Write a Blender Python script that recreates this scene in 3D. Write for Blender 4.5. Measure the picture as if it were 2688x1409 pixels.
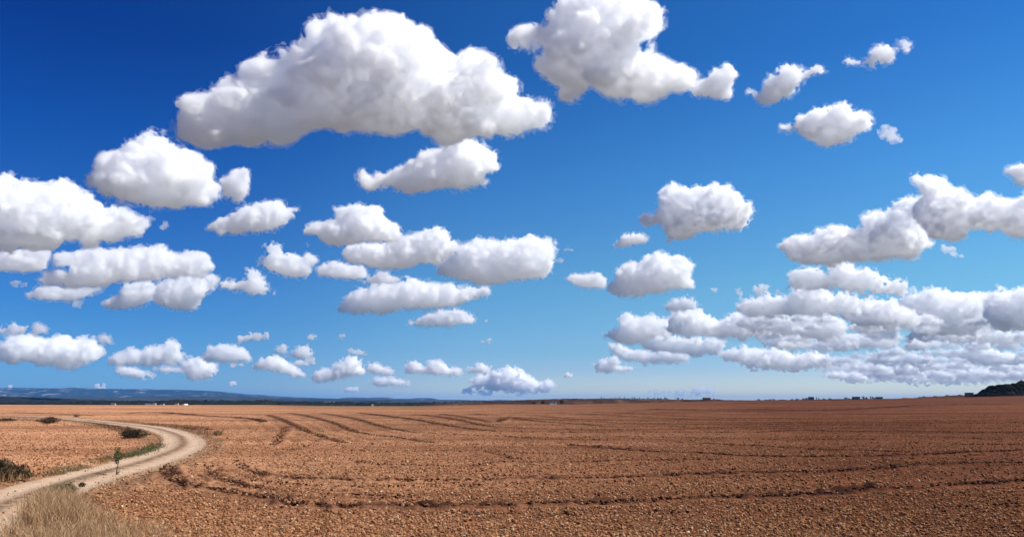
import bpy, bmesh, math, random
import numpy as np
from mathutils import Vector, Matrix

# ------------------------------------------------------------------ scene, camera, light
for _o in list(bpy.data.objects):
    bpy.data.objects.remove(_o)
SC = bpy.context.scene
COL = SC.collection
PW, PH = 2688.0, 1409.0            # pixel size of the photograph
F = 2110.0                         # focal length in those pixels
HY = 1055.0                        # row of the eye-level horizon
CAMH = 2.8
PITCH = math.atan((HY - PH / 2) / F)

cam = bpy.data.cameras.new("camera")
cam.sensor_width = 36.0
cam.lens = 36.0 * F / PW
cam.clip_start = 0.1
cam.clip_end = 200000.0
camo = bpy.data.objects.new("camera", cam)
COL.objects.link(camo)
camo.location = (0, 0, CAMH)
camo.rotation_euler = (math.pi / 2 + PITCH, 0, 0)
SC.camera = camo

SUN_AZ = 98.0                      # degrees to the right of the view direction
SUN_EL = 48.0
world = bpy.data.worlds.new("World")
SC.world = world
world.use_nodes = True
wt = world.node_tree
wt.nodes.clear()
def wn(t, **k):
    n = wt.nodes.new(t)
    for a, b in k.items():
        setattr(n, a, b)
    return n
sky = wn('ShaderNodeTexSky', sky_type='NISHITA')
sky.sun_disc = False
sky.sun_elevation = math.radians(SUN_EL)
sky.sun_rotation = math.radians(SUN_AZ)
sky.altitude = 600
sky.air_density = 1.0
sky.dust_density = 0.5
sky.ozone_density = 3.0
# the photograph was taken through a polariser: the sky away from the sun is a deeper blue
def ramp(stops):
    r = wn('ShaderNodeValToRGB')
    e = r.color_ramp.elements
    while len(e) > 1:
        e.remove(e[-1])
    for n, (p, c) in enumerate(stops):
        k = e[0] if n == 0 else e.new(p)
        k.position = p
        k.color = tuple(t / 1.93 for t in c) + (1,)
    return r
geo = wn('ShaderNodeTexCoord')
sep = wn('ShaderNodeSeparateXYZ')
away = ramp([(0.0, (.28, .60, 1.18)), (.02, (.27, .60, 1.16)), (.096, (.168, .502, .974)), (.303, (.037, .325, .91)),
             (.40, (.017, .209, .756)), (.6, (.02, .2, .72)), (1.0, (.05, .3, .85))])
toward = ramp([(0.0, (1.93, 1.8, 1.05)), (.012, (1.55, 1.52, 1.32)), (.024, (1.22, 1.30, 1.42)), (.038, (.90, 1.08, 1.40)), (.06, (.69, 1.01, 1.27)), (.143, (.60, 1.09, 1.24)), (.266, (.385, 1.0, 1.42)),
               (.40, (.19, .76, 1.36)), (.6, (.15, .68, 1.28)), (1.0, (.2, .7, 1.2))])
mr = wn('ShaderNodeFloatCurve')
cv = mr.mapping.curves[0]
cv.points[0].location = (0.0, 0.0)
cv.points[1].location = (1.0, 1.0)
cv.points.new(0.24, 0.0); cv.points.new(0.5, 0.68); cv.points.new(0.76, 1.0)
mr.mapping.update()
half = wn('ShaderNodeMath', operation='MULTIPLY_ADD')
half.inputs[1].default_value = 0.5
half.inputs[2].default_value = 0.5
mixc = wn('ShaderNodeMix', data_type='RGBA')
mul = wn('ShaderNodeMix', data_type='RGBA', blend_type='MULTIPLY')
mul.inputs[0].default_value = 1.0
bg = wn('ShaderNodeBackground')
bg.inputs['Strength'].default_value = 0.15
wo = wn('ShaderNodeOutputWorld')
L = wt.links.new
L(geo.outputs['Generated'], sep.inputs[0])
L(sep.outputs['X'], half.inputs[0])
L(half.outputs[0], mr.inputs['Value'])
L(sep.outputs['Z'], away.inputs[0])
L(sep.outputs['Z'], toward.inputs[0])
L(mr.outputs[0], mixc.inputs[0])
L(away.outputs[0], mixc.inputs[6])
L(toward.outputs[0], mixc.inputs[7])
L(sky.outputs[0], mul.inputs[6])
L(mixc.outputs[2], mul.inputs[7])
L(mul.outputs[2], bg.inputs['Color'])
L(bg.outputs[0], wo.inputs['Surface'])

sl = bpy.data.lights.new("sun", 'SUN')
sl.energy = 5.0
sl.angle = math.radians(0.53)
sl.color = (1.0, 0.955, 0.88)
so = bpy.data.objects.new("sun", sl)
COL.objects.link(so)
_az, _el = math.radians(SUN_AZ), math.radians(SUN_EL)
SUNDIR = Vector((math.sin(_az) * math.cos(_el), math.cos(_az) * math.cos(_el), math.sin(_el)))
so.rotation_euler = SUNDIR.to_track_quat('Z', 'Y').to_euler()
so.location = (30, -20, 60)

vs = SC.view_settings
vs.view_transform = 'Standard'
vs.look = 'None'
vs.gamma = 1.0
vs.exposure = 0.38
cy = SC.cycles
cy.max_bounces = 40
cy.volume_bounces = 36
cy.diffuse_bounces = 3
cy.glossy_bounces = 2
cy.transparent_max_bounces = 24
cy.use_denoising = True
cy.sample_clamp_indirect = 8.0
cy.caustics_reflective = False
cy.caustics_refractive = False
try:
    cy.denoiser = 'OPENIMAGEDENOISE'
except Exception:
    pass

# ------------------------------------------------------------------ helpers
def link(o, parent=None):
    COL.objects.link(o)
    if parent is not None:
        o.parent = parent
    return o

def tag(o, label=None, cat=None, group=None, kind=None):
    for k, v in (('label', label), ('category', cat), ('group', group), ('kind', kind)):
        if v is not None:
            o[k] = v
    return o

def np_mesh(name, verts, faces, mat=None, smooth=True):
    """verts (n,3) array, faces (m,3) or (m,4) array -> Mesh"""
    me = bpy.data.meshes.new(name)
    verts = np.ascontiguousarray(verts, dtype=np.float32)
    faces = np.ascontiguousarray(faces, dtype=np.int32)
    n, m, k = len(verts), len(faces), faces.shape[1]
    me.vertices.add(n)
    me.vertices.foreach_set('co', verts.ravel())
    me.loops.add(m * k)
    me.loops.foreach_set('vertex_index', faces.ravel())
    me.polygons.add(m)
    me.polygons.foreach_set('loop_start', np.arange(0, m * k, k, dtype=np.int32))
    me.polygons.foreach_set('loop_total', np.full(m, k, dtype=np.int32))
    me.polygons.foreach_set('use_smooth', np.full(m, smooth, dtype=bool))
    me.update(calc_edges=True)
    if mat is not None:
        me.materials.append(mat)
    return me

def np_obj(name, verts, faces, mat=None, smooth=True, parent=None):
    o = bpy.data.objects.new(name, np_mesh(name, verts, faces, mat, smooth))
    return link(o, parent)

def ray(px, py):
    """direction of a photograph pixel, world axes (x right, y ahead, z up)"""
    x, z = px - PW / 2, PH / 2 - py
    c, s = math.cos(PITCH), math.sin(PITCH)
    return Vector((x, F * c - z * s, F * s + z * c)).normalized()

# gradient noise on numpy points
_rng0 = np.random.RandomState(7)
_PERM = _rng0.permutation(256).astype(np.int32)
_PERM = np.concatenate([_PERM, _PERM, _PERM])
_G3 = _rng0.normal(size=(256, 3)).astype(np.float32)
_G3 /= np.linalg.norm(_G3, axis=1)[:, None]

def perlin(x, y, z):
    xi, yi, zi = np.floor(x).astype(np.int32), np.floor(y).astype(np.int32), np.floor(z).astype(np.int32)
    xf, yf, zf = (x - xi).astype(np.float32), (y - yi).astype(np.float32), (z - zi).astype(np.float32)
    xi &= 255; yi &= 255; zi &= 255
    u, v, w = (t * t * t * (t * (t * 6 - 15) + 10) for t in (xf, yf, zf))
    def g(i, j, k):
        h = _PERM[_PERM[_PERM[xi + i] + yi + j] + zi + k]
        gr = _G3[h]
        return gr[..., 0] * (xf - i) + gr[..., 1] * (yf - j) + gr[..., 2] * (zf - k)
    def lerp(a, b, t): return a + t * (b - a)
    x00 = lerp(g(0, 0, 0), g(1, 0, 0), u); x10 = lerp(g(0, 1, 0), g(1, 1, 0), u)
    x01 = lerp(g(0, 0, 1), g(1, 0, 1), u); x11 = lerp(g(0, 1, 1), g(1, 1, 1), u)
    return lerp(lerp(x00, x10, v), lerp(x01, x11, v), w) * 1.5

def surface_nets(Fg, org, vox):
    """closed mesh of the region Fg > 0 (Fg negative on the border)"""
    ins = Fg > 0
    nx, ny, nz = Fg.shape
    c = np.zeros((nx - 1, ny - 1, nz - 1), dtype=np.int8)
    for i in (0, 1):
        for j in (0, 1):
            for k in (0, 1):
                c += ins[i:nx - 1 + i, j:ny - 1 + j, k:nz - 1 + k]
    ci, cj, ck = np.nonzero((c > 0) & (c < 8))
    idx = np.full(c.shape, -1, dtype=np.int32)
    idx[ci, cj, ck] = np.arange(len(ci))
    acc = np.zeros((len(ci), 3), dtype=np.float32)
    cnt = np.zeros(len(ci), dtype=np.float32)
    corners = [(0,0,0),(1,0,0),(0,1,0),(1,1,0),(0,0,1),(1,0,1),(0,1,1),(1,1,1)]
    vals = [Fg[ci + a, cj + b, ck + d] for a, b, d in corners]
    for a in range(8):
        for b in range(a + 1, 8):
            df = [corners[b][q] - corners[a][q] for q in range(3)]
            if sum(abs(t) for t in df) != 1:
                continue
            va, vb = vals[a], vals[b]
            m = (va > 0) != (vb > 0)
            t = np.where(m, va / np.where(m, va - vb, 1), 0)
            for q in range(3):
                acc[:, q] += np.where(m, corners[a][q] + t * df[q], 0)
            cnt += m
    v = acc / cnt[:, None] + np.stack([ci, cj, ck], 1)
    verts = np.asarray(org, dtype=np.float32) + v * vox
    quads = []
    for ax in range(3):
        A = [slice(1, -1)] * 3; B = [slice(1, -1)] * 3
        A[ax] = slice(0, -1); B[ax] = slice(1, None)
        a, b = ins[tuple(A)], ins[tuple(B)]
        e = np.nonzero(a != b)
        p = [e[0] + 1, e[1] + 1, e[2] + 1]
        p[ax] = e[ax]
        flip = a[e]
        o1, o2 = [q for q in range(3) if q != ax]
        def cell(d1, d2):
            q = [p[0].copy(), p[1].copy(), p[2].copy()]
            q[o1] -= d1; q[o2] -= d2
            return idx[q[0], q[1], q[2]]
        q4 = np.stack([cell(0, 0), cell(1, 0), cell(1, 1), cell(0, 1)], 1)
        if ax == 1:
            flip = ~flip
        q4 = np.where(flip[:, None], q4, q4[:, ::-1])
        quads.append(q4)
    quads = np.concatenate(quads)
    return verts, quads[(quads >= 0).all(1)]

# ------------------------------------------------------------------ settings
TEST = False
CLOUD_DENSITY, RIND, VEIL = 0.06, 21.0, 0.15
SOIL_L, SOIL_R_DIM, SOIL_M = (0.58, 0.285, 0.142), (0.150, 0.052, 0.022), (0.34, 0.148, 0.062)
HAZE_COL, HAZE_D = (0.13, 0.44, 1.0), 0.000024

def T(s):
    q = s.split()
    return [tuple(float(t) for t in p.split(',')) for p in q]
def seg_dist(px, py, poly):
    """signed distance (inside > 0) of points to a polygon"""
    n = len(poly)
    best = np.full(px.shape, 1e18, dtype=np.float32)
    ins = np.zeros(px.shape, dtype=bool)
    for i in range(n):
        ax, ay = poly[i]; bx, by = poly[(i + 1) % n]
        dx, dy = bx - ax, by - ay
        t = np.clip(((px - ax) * dx + (py - ay) * dy) / max(dx * dx + dy * dy, 1e-9), 0, 1)
        best = np.minimum(best, (px - ax - t * dx) ** 2 + (py - ay - t * dy) ** 2)
        if dy != 0:
            c = ((ay > py) != (by > py)) & (px < dx * (py - ay) / dy + ax)
            ins ^= c
    d = np.sqrt(best)
    return np.where(ins, d, -d)

# ------------------------------------------------------------------ terrain
def sstep(a, b, x):
    t = np.clip((x - a) / (b - a), 0, 1)
    return t * t * (3 - 2 * t)
CREST = 430.0                                    # the field ends on a low crest
EDGE = np.array([(-900, 1062), (0, 1061.5), (330, 1062.5), (700, 1062.5), (900, 1064.5), (1120, 1065), (1300, 1060.5), (1500, 1061),
                 (1650, 1057.5), (1800, 1053.5), (2000, 1050.5), (2200, 1049.5), (2400, 1045), (2688, 1039), (3600, 1030)], dtype=float)
def edge_z(px):
    return CAMH - (np.interp(px, EDGE[:, 0], EDGE[:, 1]) - HY) / F * CREST
def base_z(x, y):
    x = np.asarray(x, dtype=np.float64); y = np.asarray(y, dtype=np.float64)
    px = PW / 2 + F * x / np.maximum(y, 30)
    px = np.where(y < 30, PW / 2, px)
    zc = edge_z(px)
    z = zc * sstep(70, CREST, y)
    z = np.where(y > CREST, zc - (zc + 30) * sstep(CREST, 1250, y), z)
    z = z - 30 * sstep(600, 2500, np.abs(x) - 0.7 * np.maximum(y, 0)) * (y < 1250)
    return z
def ground_at(px, py):
    """where the ray of a photograph pixel meets the field"""
    d = ray(px, py)
    t0, t = 0.0, 2.0
    while t < 520:
        if CAMH + d.z * t < float(base_z(d.x * t, d.y * t)):
            break
        t0, t = t, t * 1.02
    for _ in range(24):
        m = (t0 + t) / 2
        if CAMH + d.z * m < float(base_z(d.x * m, d.y * m)):
            t = m
        else:
            t0 = m
    return d.x * t, d.y * t, float(base_z(d.x * t, d.y * t))
def catmull(P, step):
    P = [P[0]] + list(P) + [P[-1]]
    out = []
    for i in range(1, len(P) - 2):
        a, b, c, d = (np.array(q[:2]) for q in P[i - 1:i + 3])
        n = max(2, int(np.linalg.norm(c - b) / step))
        for k in range(n):
            t = k / n
            out.append(0.5 * (2 * b + (c - a) * t + (2 * a - 5 * b + 4 * c - d) * t * t + (3 * b - a - 3 * c + d) * t ** 3))
    out.append(np.array(P[-1][:2]))
    return np.array(out)
def crop(ox, oy, s, pts):
    return [(ox + x / s, oy + y / s) for x, y in T(pts)]

# tractor furrows of the field, as ground lines: (points, depth, width)
C1, C2, C3, C4 = (0, 980, 3.147), (600, 980, 3.147), (1300, 980, 3.147), (1988, 980, 3.147)
FUR = [
 (crop(*C1, '1340,720 1390,830 1480,900 1650,945 1780,960 1900,985 2050,1010 2200,1030') + crop(*C2, '400,1045 550,1080 680,1085 860,1098 1000,1100 1250,1100 1500,1108 1900,1112 2150,1112') + crop(*C3, '150,1100 450,1085 700,1085 940,1078 1150,1062 1500,1045 1850,1030 2190,1020') + crop(*C4, '170,1015 420,1000 650,990 930,955 1190,955 1420,938 1650,920 1850,910 2190,892') + [(2900, 1255)], 1.0),
 (crop(*C1, '1660,740 1710,800 1850,880 2000,925 2140,945') + crop(*C2, '60,900 240,940 430,965 620,985 850,1000 1150,1020 1300,1030 1500,1028'), 0.6),
 (crop(*C2, '175,765 230,810 330,840 480,860 650,872 850,882 1150,888 1400,890 1700,888 1950,888 2200,885') + crop(*C3, '200,880 460,878 750,872 1050,862 1350,850 1600,838 1900,832 2190,825') + crop(*C4, '250,815 550,815 850,795 1050,795 1200,770 1450,765 1750,752 1950,745 2190,738'), 0.9),
 (crop(*C2, '1010,700 1060,735 1200,755 1400,765 1700,772 2000,772') + crop(*C3, '60,735 300,740 650,738 1000,730 1250,725 1500,715 1850,712'), 0.55),
 (crop(*C3, '520,580 700,600 880,618 1150,635 1400,652 1700,665 1950,678 2190,684') + crop(*C4, '100,685 350,690 650,688 900,690 1200,682 1450,672 1700,655 2000,650 2190,640'), 1.0),
 (crop(*C3, '1200,555 1500,568 1750,580 1950,595 2190,603') + crop(*C4, '300,620 600,635 850,640 1150,650 1300,650'), 0.7),
 (crop(*C2, '260,340 340,350 440,385 550,435 640,478 760,520 900,560 960,575'), 0.6),
 (crop(*C2, '420,325 560,335 700,365 850,405 960,450 1030,480 1150,505 1350,525 1560,560 1750,575'), 0.6),
 (crop(*C2, '720,325 880,345 1060,380 1200,420 1330,455 1480,480 1650,495 1900,508 2200,520') + crop(*C3, '250,535 600,545 1000,555'), 0.6),
 (crop(*C2, '1020,325 1200,340 1400,365 1600,395 1800,430 2000,460 2190,478') + crop(*C3, '250,482 600,485 900,487 1300,486 1700,485 2190,490') + crop(*C4, '300,470 800,482 1200,480 1800,490 2190,492'), 0.8),
 (crop(*C2, '1450,335 1700,355 1900,385 2100,430 2200,440') + crop(*C3, '150,452 500,462 900,470 1300,466 1700,455 2190,462') + crop(*C4, '300,455 700,452 1200,450 1800,455 2190,455'), 0.6),
 (crop(*C2, '1700,335 1900,355 2100,390 2200,405') + crop(*C3, '100,365 250,385 450,405 650,415 850,435 1100,445 1400,440 1800,450 2190,440') + crop(*C4, '500,430 1200,432 2190,438'), 0.6),
 (crop(*C3, '0,355 200,365 500,385 800,400 1100,412 1500,420 2190,425') + crop(*C4, '400,415 1200,418 2190,415'), 0.5),
 (crop(*C2, '2000,330 2200,350') + crop(*C3, '300,345 600,375 900,385 1300,395 1700,405 2190,408') + crop(*C4, '500,400 1200,402 2190,402'), 0.5),
 (crop(*C3, '0,322 300,325 700,335 1000,350 1400,372 1800,385 2190,390') + crop(*C4, '500,382 1200,386 2190,384'), 0.5),
 (crop(*C3, '400,318 900,322 1300,340 1700,360 2190,374') + crop(*C4, '500,366 1200,370 2190,366'), 0.45),
 (crop(*C3, '1000,315 1500,325 2190,345') + crop(*C4, '500,350 1200,352 2190,350'), 0.45),
 (crop(*C3, '1400,305 2190,322') + crop(*C4, '500,330 1200,333 2190,332'), 0.45),
 (crop(*C3, '1200,295 1700,300 2190,300') + crop(*C4, '300,305 700,300 1000,285 1400,262 2190,250'), 0.9),
 (crop(*C1, '1050,330 1250,322 1400,328 1600,345 1750,355 1950,365 2130,385') + [(690, 1108)], 0.9),
 (crop(*C2, '500,435 460,460 430,510 395,570 370,600'), 0.5),
 (crop(*C1, '700,395 850,425 1000,440 1150,440'), 0.8),
 (crop(*C1, '1300,415 1500,428 1650,440 1750,470'), 0.3),
 (crop(*C1, '0,655 160,632 330,630 600,640'), 0.4),
 (crop(*C1, '0,320 200,325 450,335 800,350'), 0.6),
 (crop(*C2, '1850,660 2000,640 2190,660') + crop(*C3, '60,690 200,712'), 0.5),
 (crop(*C2, '300,720 420,660 700,600 1000,585 1300,590 1700,600 2100,590'), 0.25),
 (crop(*C4, '0,850 300,850 600,822 900,812'), 0.35),
 (crop(*C3, '0,925 400,925 900,905 1350,905'), 0.4),
 (crop(*C3, '0,520 400,530 900,525 1400,530 2190,545') + crop(*C4, '300,550 700,546 1200,560'), 0.6),
 (crop(*C4, '0,520 600,525 1200,520 1700,535 2190,560'), 0.55),
 (crop(*C4, '900,575 1300,575 1700,590 2190,588'), 0.5),
 (crop(*C3, '560,820 900,800 1200,790 1700,800 2190,790') + crop(*C4, '200,780 500,790'), 0.35),
 (crop(*C3, '0,1020 600,1030 1100,1010 1800,990 2190,975') + crop(*C4, '300,960 700,945'), 0.3),
 (crop(*C4, '0,1160 800,1130 1600,1120 2190,1080'), 0.3),
 (crop(*C3, '0,1190 600,1180 1300,1160 2190,1150'), 0.3),
 (crop(*C2, '900,640 1300,650 1800,640') + crop(*C3, '0,650 500,670'), 0.4),
 (crop(*C1, '1900,700 2050,800 2180,850') + crop(*C2, '150,880 500,915 900,935 1500,940 2190,930'), 0.35),
 (crop(*C2, '650,1050 900,1020 1300,1040 1450,1025'), 0.35),
]
furrows = []
for pts, st in FUR:
    G_ = [ground_at(*p)[:2] for p in pts]
    furrows.append((catmull(G_, 1.0 + 0.01 * G_[0][1]), st))

TRACK_PX = crop(*C1, '-1500,1900 -900,1560 -420,1320 -200,1205 0,1100 250,1000 500,905 750,840 970,782 1200,720 1350,668 1470,620 1520,570 1495,520 1400,483 1250,450 1100,433 900,411 700,388 500,369 250,355 0,347 -300,343 -700,342')
TRACK = catmull([ground_at(*p)[:2] for p in TRACK_PX], 0.5)
for _ in range(12):
    TRACK[1:-1] = 0.25 * TRACK[:-2] + 0.5 * TRACK[1:-1] + 0.25 * TRACK[2:]
def line_dist(P, x, y, reach):
    """distance of points to a polyline (inf beyond reach) and the arc position"""
    best = np.full(x.shape, 1e9, dtype=np.float32)
    arc = np.zeros(x.shape, dtype=np.float32)
    side = np.zeros(x.shape, dtype=np.float32)
    lo, hi = P.min(0) - reach, P.max(0) + reach
    m = np.nonzero((x > lo[0]) & (x < hi[0]) & (y > lo[1]) & (y < hi[1]))[0]
    if len(m) == 0:
        return best, arc, side
    order = m[np.argsort(y[m], kind='stable')]
    ys = y[order]
    s = 0.0
    for a, b in zip(P[:-1], P[1:]):
        L_ = float(np.hypot(*(b - a)))
        i0, i1 = np.searchsorted(ys, (min(a[1], b[1]) - reach, max(a[1], b[1]) + reach))
        q = order[i0:i1]
        q = q[(x[q] > min(a[0], b[0]) - reach) & (x[q] < max(a[0], b[0]) + reach)]
        if len(q) and L_ > 1e-6:
            dx, dy = (b - a) / L_
            rx, ry = x[q] - a[0], y[q] - a[1]
            t = np.clip(rx * dx + ry * dy, 0, L_)
            d = np.hypot(rx - t * dx, ry - t * dy)
            w = d < best[q]
            best[q[w]] = d[w]
            arc[q[w]] = s + t[w]
            side[q[w]] = np.sign(dx * ry[w] - dy * rx[w])
        s += L_
    return best, arc, side

# grid: fine fan ahead of the viewer, coarse elsewhere
fine = np.radians(np.linspace(-38, 38, 1250))
rest = np.radians(np.linspace(38, 322, 72)[1:-1])
ang = np.concatenate([fine, rest])
ring = np.concatenate([np.geomspace(0.6, 11, 24)[:-1], np.geomspace(11, 70, 560)[:-1], np.geomspace(70, 520, 760)[:-1], np.geomspace(520, 90000, 90)])
A_, R_ = np.meshgrid(ang, ring, indexing='ij')
gx_, gy_ = (R_ * np.sin(A_)).ravel(), (R_ * np.cos(A_)).ravel()
gz_ = base_z(gx_, gy_)
rr_ = R_.ravel()
earth_shade = np.zeros(len(gx_), dtype=np.float32)       # dark turned earth and the furrows' shade, painted together
grassy = np.zeros(len(gx_), dtype=np.float32)     # weedy verge
nf = (rr_ > 9) & (rr_ < 520) & (np.abs(A_.ravel()) < math.radians(38.01)) | False
idn = np.nonzero(nf)[0]
X_, Y_ = gx_[idn].astype(np.float32), gy_[idn].astype(np.float32)
Z0 = X_ * 0
relief = 0.05 * perlin(X_ / 7, Y_ / 5, Z0) + 0.03 * perlin(X_ / 2.1, Y_ / 1.7, Z0 + 4)
clod = 0.033 * np.abs(perlin(X_ / .34, Y_ / .34, Z0 + 9)) + 0.022 * np.abs(perlin(X_ / .15, Y_ / .15, Z0 + 2)) - 0.02
ragn = perlin(X_ / 1.3, Y_ / 1.3, Z0 + 7)
rag2 = perlin(X_ / .45, Y_ / .45, Z0 + 17)
eshade = np.zeros(len(X_), dtype=np.float32)
for P, st in furrows:
    d, arc, side = line_dist(P, X_, Y_, 14.0)
    m = np.nonzero(d < 14)[0]
    if len(m) == 0:
        continue
    dd, yy = d[m], Y_[m]
    w = 0.22 + 0.0032 * yy                         # the passes lie further apart and wider far out
    u = dd * side[m] + 0.16 * ragn[m] + 0.05 * rag2[m]
    br = np.clip(0.8 + 1.0 * perlin(arc[m] / 3.7, Z0[m] + st * 9, Z0[m]) + 0.8 * rag2[m], 0.3, 1.3) * st
    ends = np.clip(np.minimum(arc[m] / 5.0, (arc[m].max() - arc[m]) / 4.0), 0, 1)
    far_ = sstep(70, 150, yy)
    br = (br * (1 - 0.8 * far_) + 0.8 * far_ * st * 1.55) * ends
    relief[m] += br * (-0.08 * np.exp(-(u / (0.7 * w)) ** 2) + 0.085 * np.exp(-((np.abs(u) - 1.3 * w) / (0.8 * w)) ** 2) * (0.8 + 1.2 * rag2[m]))
    # finer tine marks run alongside the wheel furrow
    tine = np.cos(6.2832 * u / (3.3 * w)) * np.exp(-(np.abs(u) / (13 * w)) ** 2) * ends * np.clip(0.7 + 0.9 * ragn[m], 0.1, 1.2)
    relief[m] += -0.02 * tine * (1 + 0.01 * yy)
    eshade[m] = np.maximum(eshade[m], 0.8 * st * np.clip(tine, 0, 1))
    eshade[m] = np.maximum(eshade[m], br * np.exp(-(u / (1.8 * w)) ** 2))
# track bed is cut a little into the field
td, tarc, tside = line_dist(TRACK, X_, Y_, 6.0)
TW = 1.75
bed = 1 - sstep(TW - 0.1, TW + 0.9, td)
relief = relief * (1 - bed) + (-0.10) * bed
clod = clod * (1 - bed)
eshade *= (1 - bed)
ver = np.exp(-((td - TW - 0.45) / 0.55) ** 2) * np.clip(0.55 + 1.6 * ragn, 0, 1)
relief += 0.06 * ver
gz_[idn] += relief + clod * (1 - 0.5 * sstep(60, 200, Y_))
earth_shade[idn] = eshade
grassy[idn] = ver
na, nr = len(ang), len(ring)
ii = np.arange(na)[:, None]; jj = np.arange(nr - 1)[None, :]
i2 = (ii + 1) % na
quads = np.stack(np.broadcast_arrays(ii * nr + jj, ii * nr + jj + 1, i2 * nr + jj + 1, i2 * nr + jj), -1).reshape(-1, 4)
verts = np.stack([gx_, gy_, gz_], 1)
# close the middle
verts = np.concatenate([verts, [[0, 0, float(base_z(0, 0))]]])
c0 = len(verts) - 1
tri = np.stack([np.full(na, c0), np.arange(na) * nr, ((np.arange(na) + 1) % na) * nr, np.full(na, c0)], 1)
# keep it all quads: split the cap separately
def principled(name, col=(.5, .5, .5), rough=0.9, spec=0.2):
    m = bpy.data.materials.new(name)
    m.use_nodes = True
    b = m.node_tree.nodes['Principled BSDF']
    b.inputs['Base Color'].default_value = (*col, 1)
    b.inputs['Roughness'].default_value = rough
    b.inputs['Specular IOR Level'].default_value = spec
    return m, m.node_tree, b
class NT:
    """small wrapper for building node trees"""
    def __init__(s, t): s.t = t
    def n(s, typ, **k):
        x = s.t.nodes.new(typ)
        for a, b in k.items():
            setattr(x, a, b)
        return x
    def l(s, a, b): s.t.links.new(a, b)
    def val(s, i, v):
        if hasattr(v, 'is_output'): s.l(v, i)
        else: i.default_value = v
    def math(s, op, a, b=0.0, clamp=False):
        x = s.n('ShaderNodeMath', operation=op); x.use_clamp = clamp
        s.val(x.inputs[0], a); s.val(x.inputs[1], b)
        return x.outputs[0]
    def noise(s, vec, scale, detail=3, rough=0.55):
        x = s.n('ShaderNodeTexNoise'); s.l(vec, x.inputs['Vector'])
        x.inputs['Scale'].default_value = scale; x.inputs['Detail'].default_value = detail; x.inputs['Roughness'].default_value = rough
        return x.outputs['Fac']
    def mapr(s, v, a, b, c=0.0, d=1.0):
        x = s.n('ShaderNodeMapRange'); s.l(v, x.inputs['Value'])
        for k, q in zip(('From Min', 'From Max', 'To Min', 'To Max'), (a, b, c, d)): x.inputs[k].default_value = q
        return x.outputs[0]
    def mix(s, f, a, b, mode='MIX'):
        x = s.n('ShaderNodeMix', data_type='RGBA', blend_type=mode)
        s.val(x.inputs[0], f)
        for i, c in ((6, a), (7, b)):
            if hasattr(c, 'is_output'): s.l(c, x.inputs[i])
            else: x.inputs[i].default_value = (*c, 1)
        return x.outputs[2]
    def attr(s, name):
        x = s.n('ShaderNodeAttribute', attribute_name=name)
        return x.outputs['Fac']

soil, st_, sb = principled('ploughed_soil', rough=1.0, spec=0.05)
g = NT(st_)
pos = g.n('ShaderNodeNewGeometry').outputs['Position']
sx = g.n('ShaderNodeSeparateXYZ'); g.l(pos, sx.inputs[0])
big = g.noise(pos, 0.035, 4, 0.6)
mid = g.noise(pos, 0.35, 4, 0.6)
fin = g.noise(pos, 3.0, 5, 0.7)
vor = g.n('ShaderNodeTexVoronoi', feature='F1'); g.l(pos, vor.inputs['Vector']); vor.inputs['Scale'].default_value = 8.5
vcol = g.n('ShaderNodeSeparateColor'); g.l(vor.outputs['Color'], vcol.inputs[0])
vor2 = g.n('ShaderNodeTexVoronoi', feature='F1'); g.l(pos, vor2.inputs['Vector']); vor2.inputs['Scale'].default_value = 3.6
vcol2 = g.n('ShaderNodeSeparateColor'); g.l(vor2.outputs['Color'], vcol2.inputs[0])
# dusty orange to dark red: dimmer light on the right painted into the soil
ratio = g.math('DIVIDE', sx.outputs['X'], g.math('ADD', g.math('MAXIMUM', sx.outputs['Y'], 5.0), 12.0))
side_ = g.mapr(g.math('ADD', ratio, g.math('MULTIPLY', big, 0.5)), -0.2, 0.55)
col = g.mix(side_, SOIL_L, SOIL_R_DIM)
farr = g.mapr(sx.outputs['Y'], 120, 400)
col = g.mix(g.math('MULTIPLY', farr, g.math('MULTIPLY', side_, 0.5)), col, (0.06, 0.018, 0.010))  # far right dimmed further by the same painted falloff
col = g.mix(g.math('MULTIPLY', g.mapr(mid, 0.35, 0.7, 0.0, 0.45), g.math('SUBTRACT', 1.0, g.math('MULTIPLY', side_, 0.8))), col, SOIL_M)
mpg = g.n('ShaderNodeMapping'); mpg.inputs['Scale'].default_value = (0.012, 0.075, 0.05); g.l(pos, mpg.inputs['Vector'])
col = g.mix(g.mapr(g.noise(mpg.outputs[0], 1.0, 4, 0.6), 0.42, 0.6, 0.0, 0.75), col, g.mix(1.0, col, (.5, .42, .4), 'MULTIPLY'))
col = g.mix(g.mapr(fin, 0.52, 0.72, 0.0, 0.6), col, g.mix(1.0, col, (.4, .35, .32), 'MULTIPLY'))
col = g.mix(g.math('MULTIPLY', g.mapr(vcol.outputs[0], 0.62, 0.95), 0.6), col, g.mix(1.0, col, (1.55, 1.7, 1.9), 'MULTIPLY'))
col = g.mix(g.math('MULTIPLY', g.mapr(vcol.outputs[1], 0.6, 0.95), 0.6), col, g.mix(1.0, col, (.35, .3, .28), 'MULTIPLY'))
col = g.mix(g.math('MULTIPLY', g.mapr(vcol2.outputs[0], 0.75, 0.98), 0.35), col, g.mix(1.0, col, (1.6, 1.75, 1.9), 'MULTIPLY'))
col = g.mix(g.math('MULTIPLY', g.attr('earth_shade'), 1.0, True), col, (0.032, 0.012, 0.008))  # shade of the furrow ridges coloured in with the turned earth
col = g.mix(g.math('MULTIPLY', g.attr('verge'), 0.8, True), col, (0.16, 0.11, 0.06))
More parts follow.
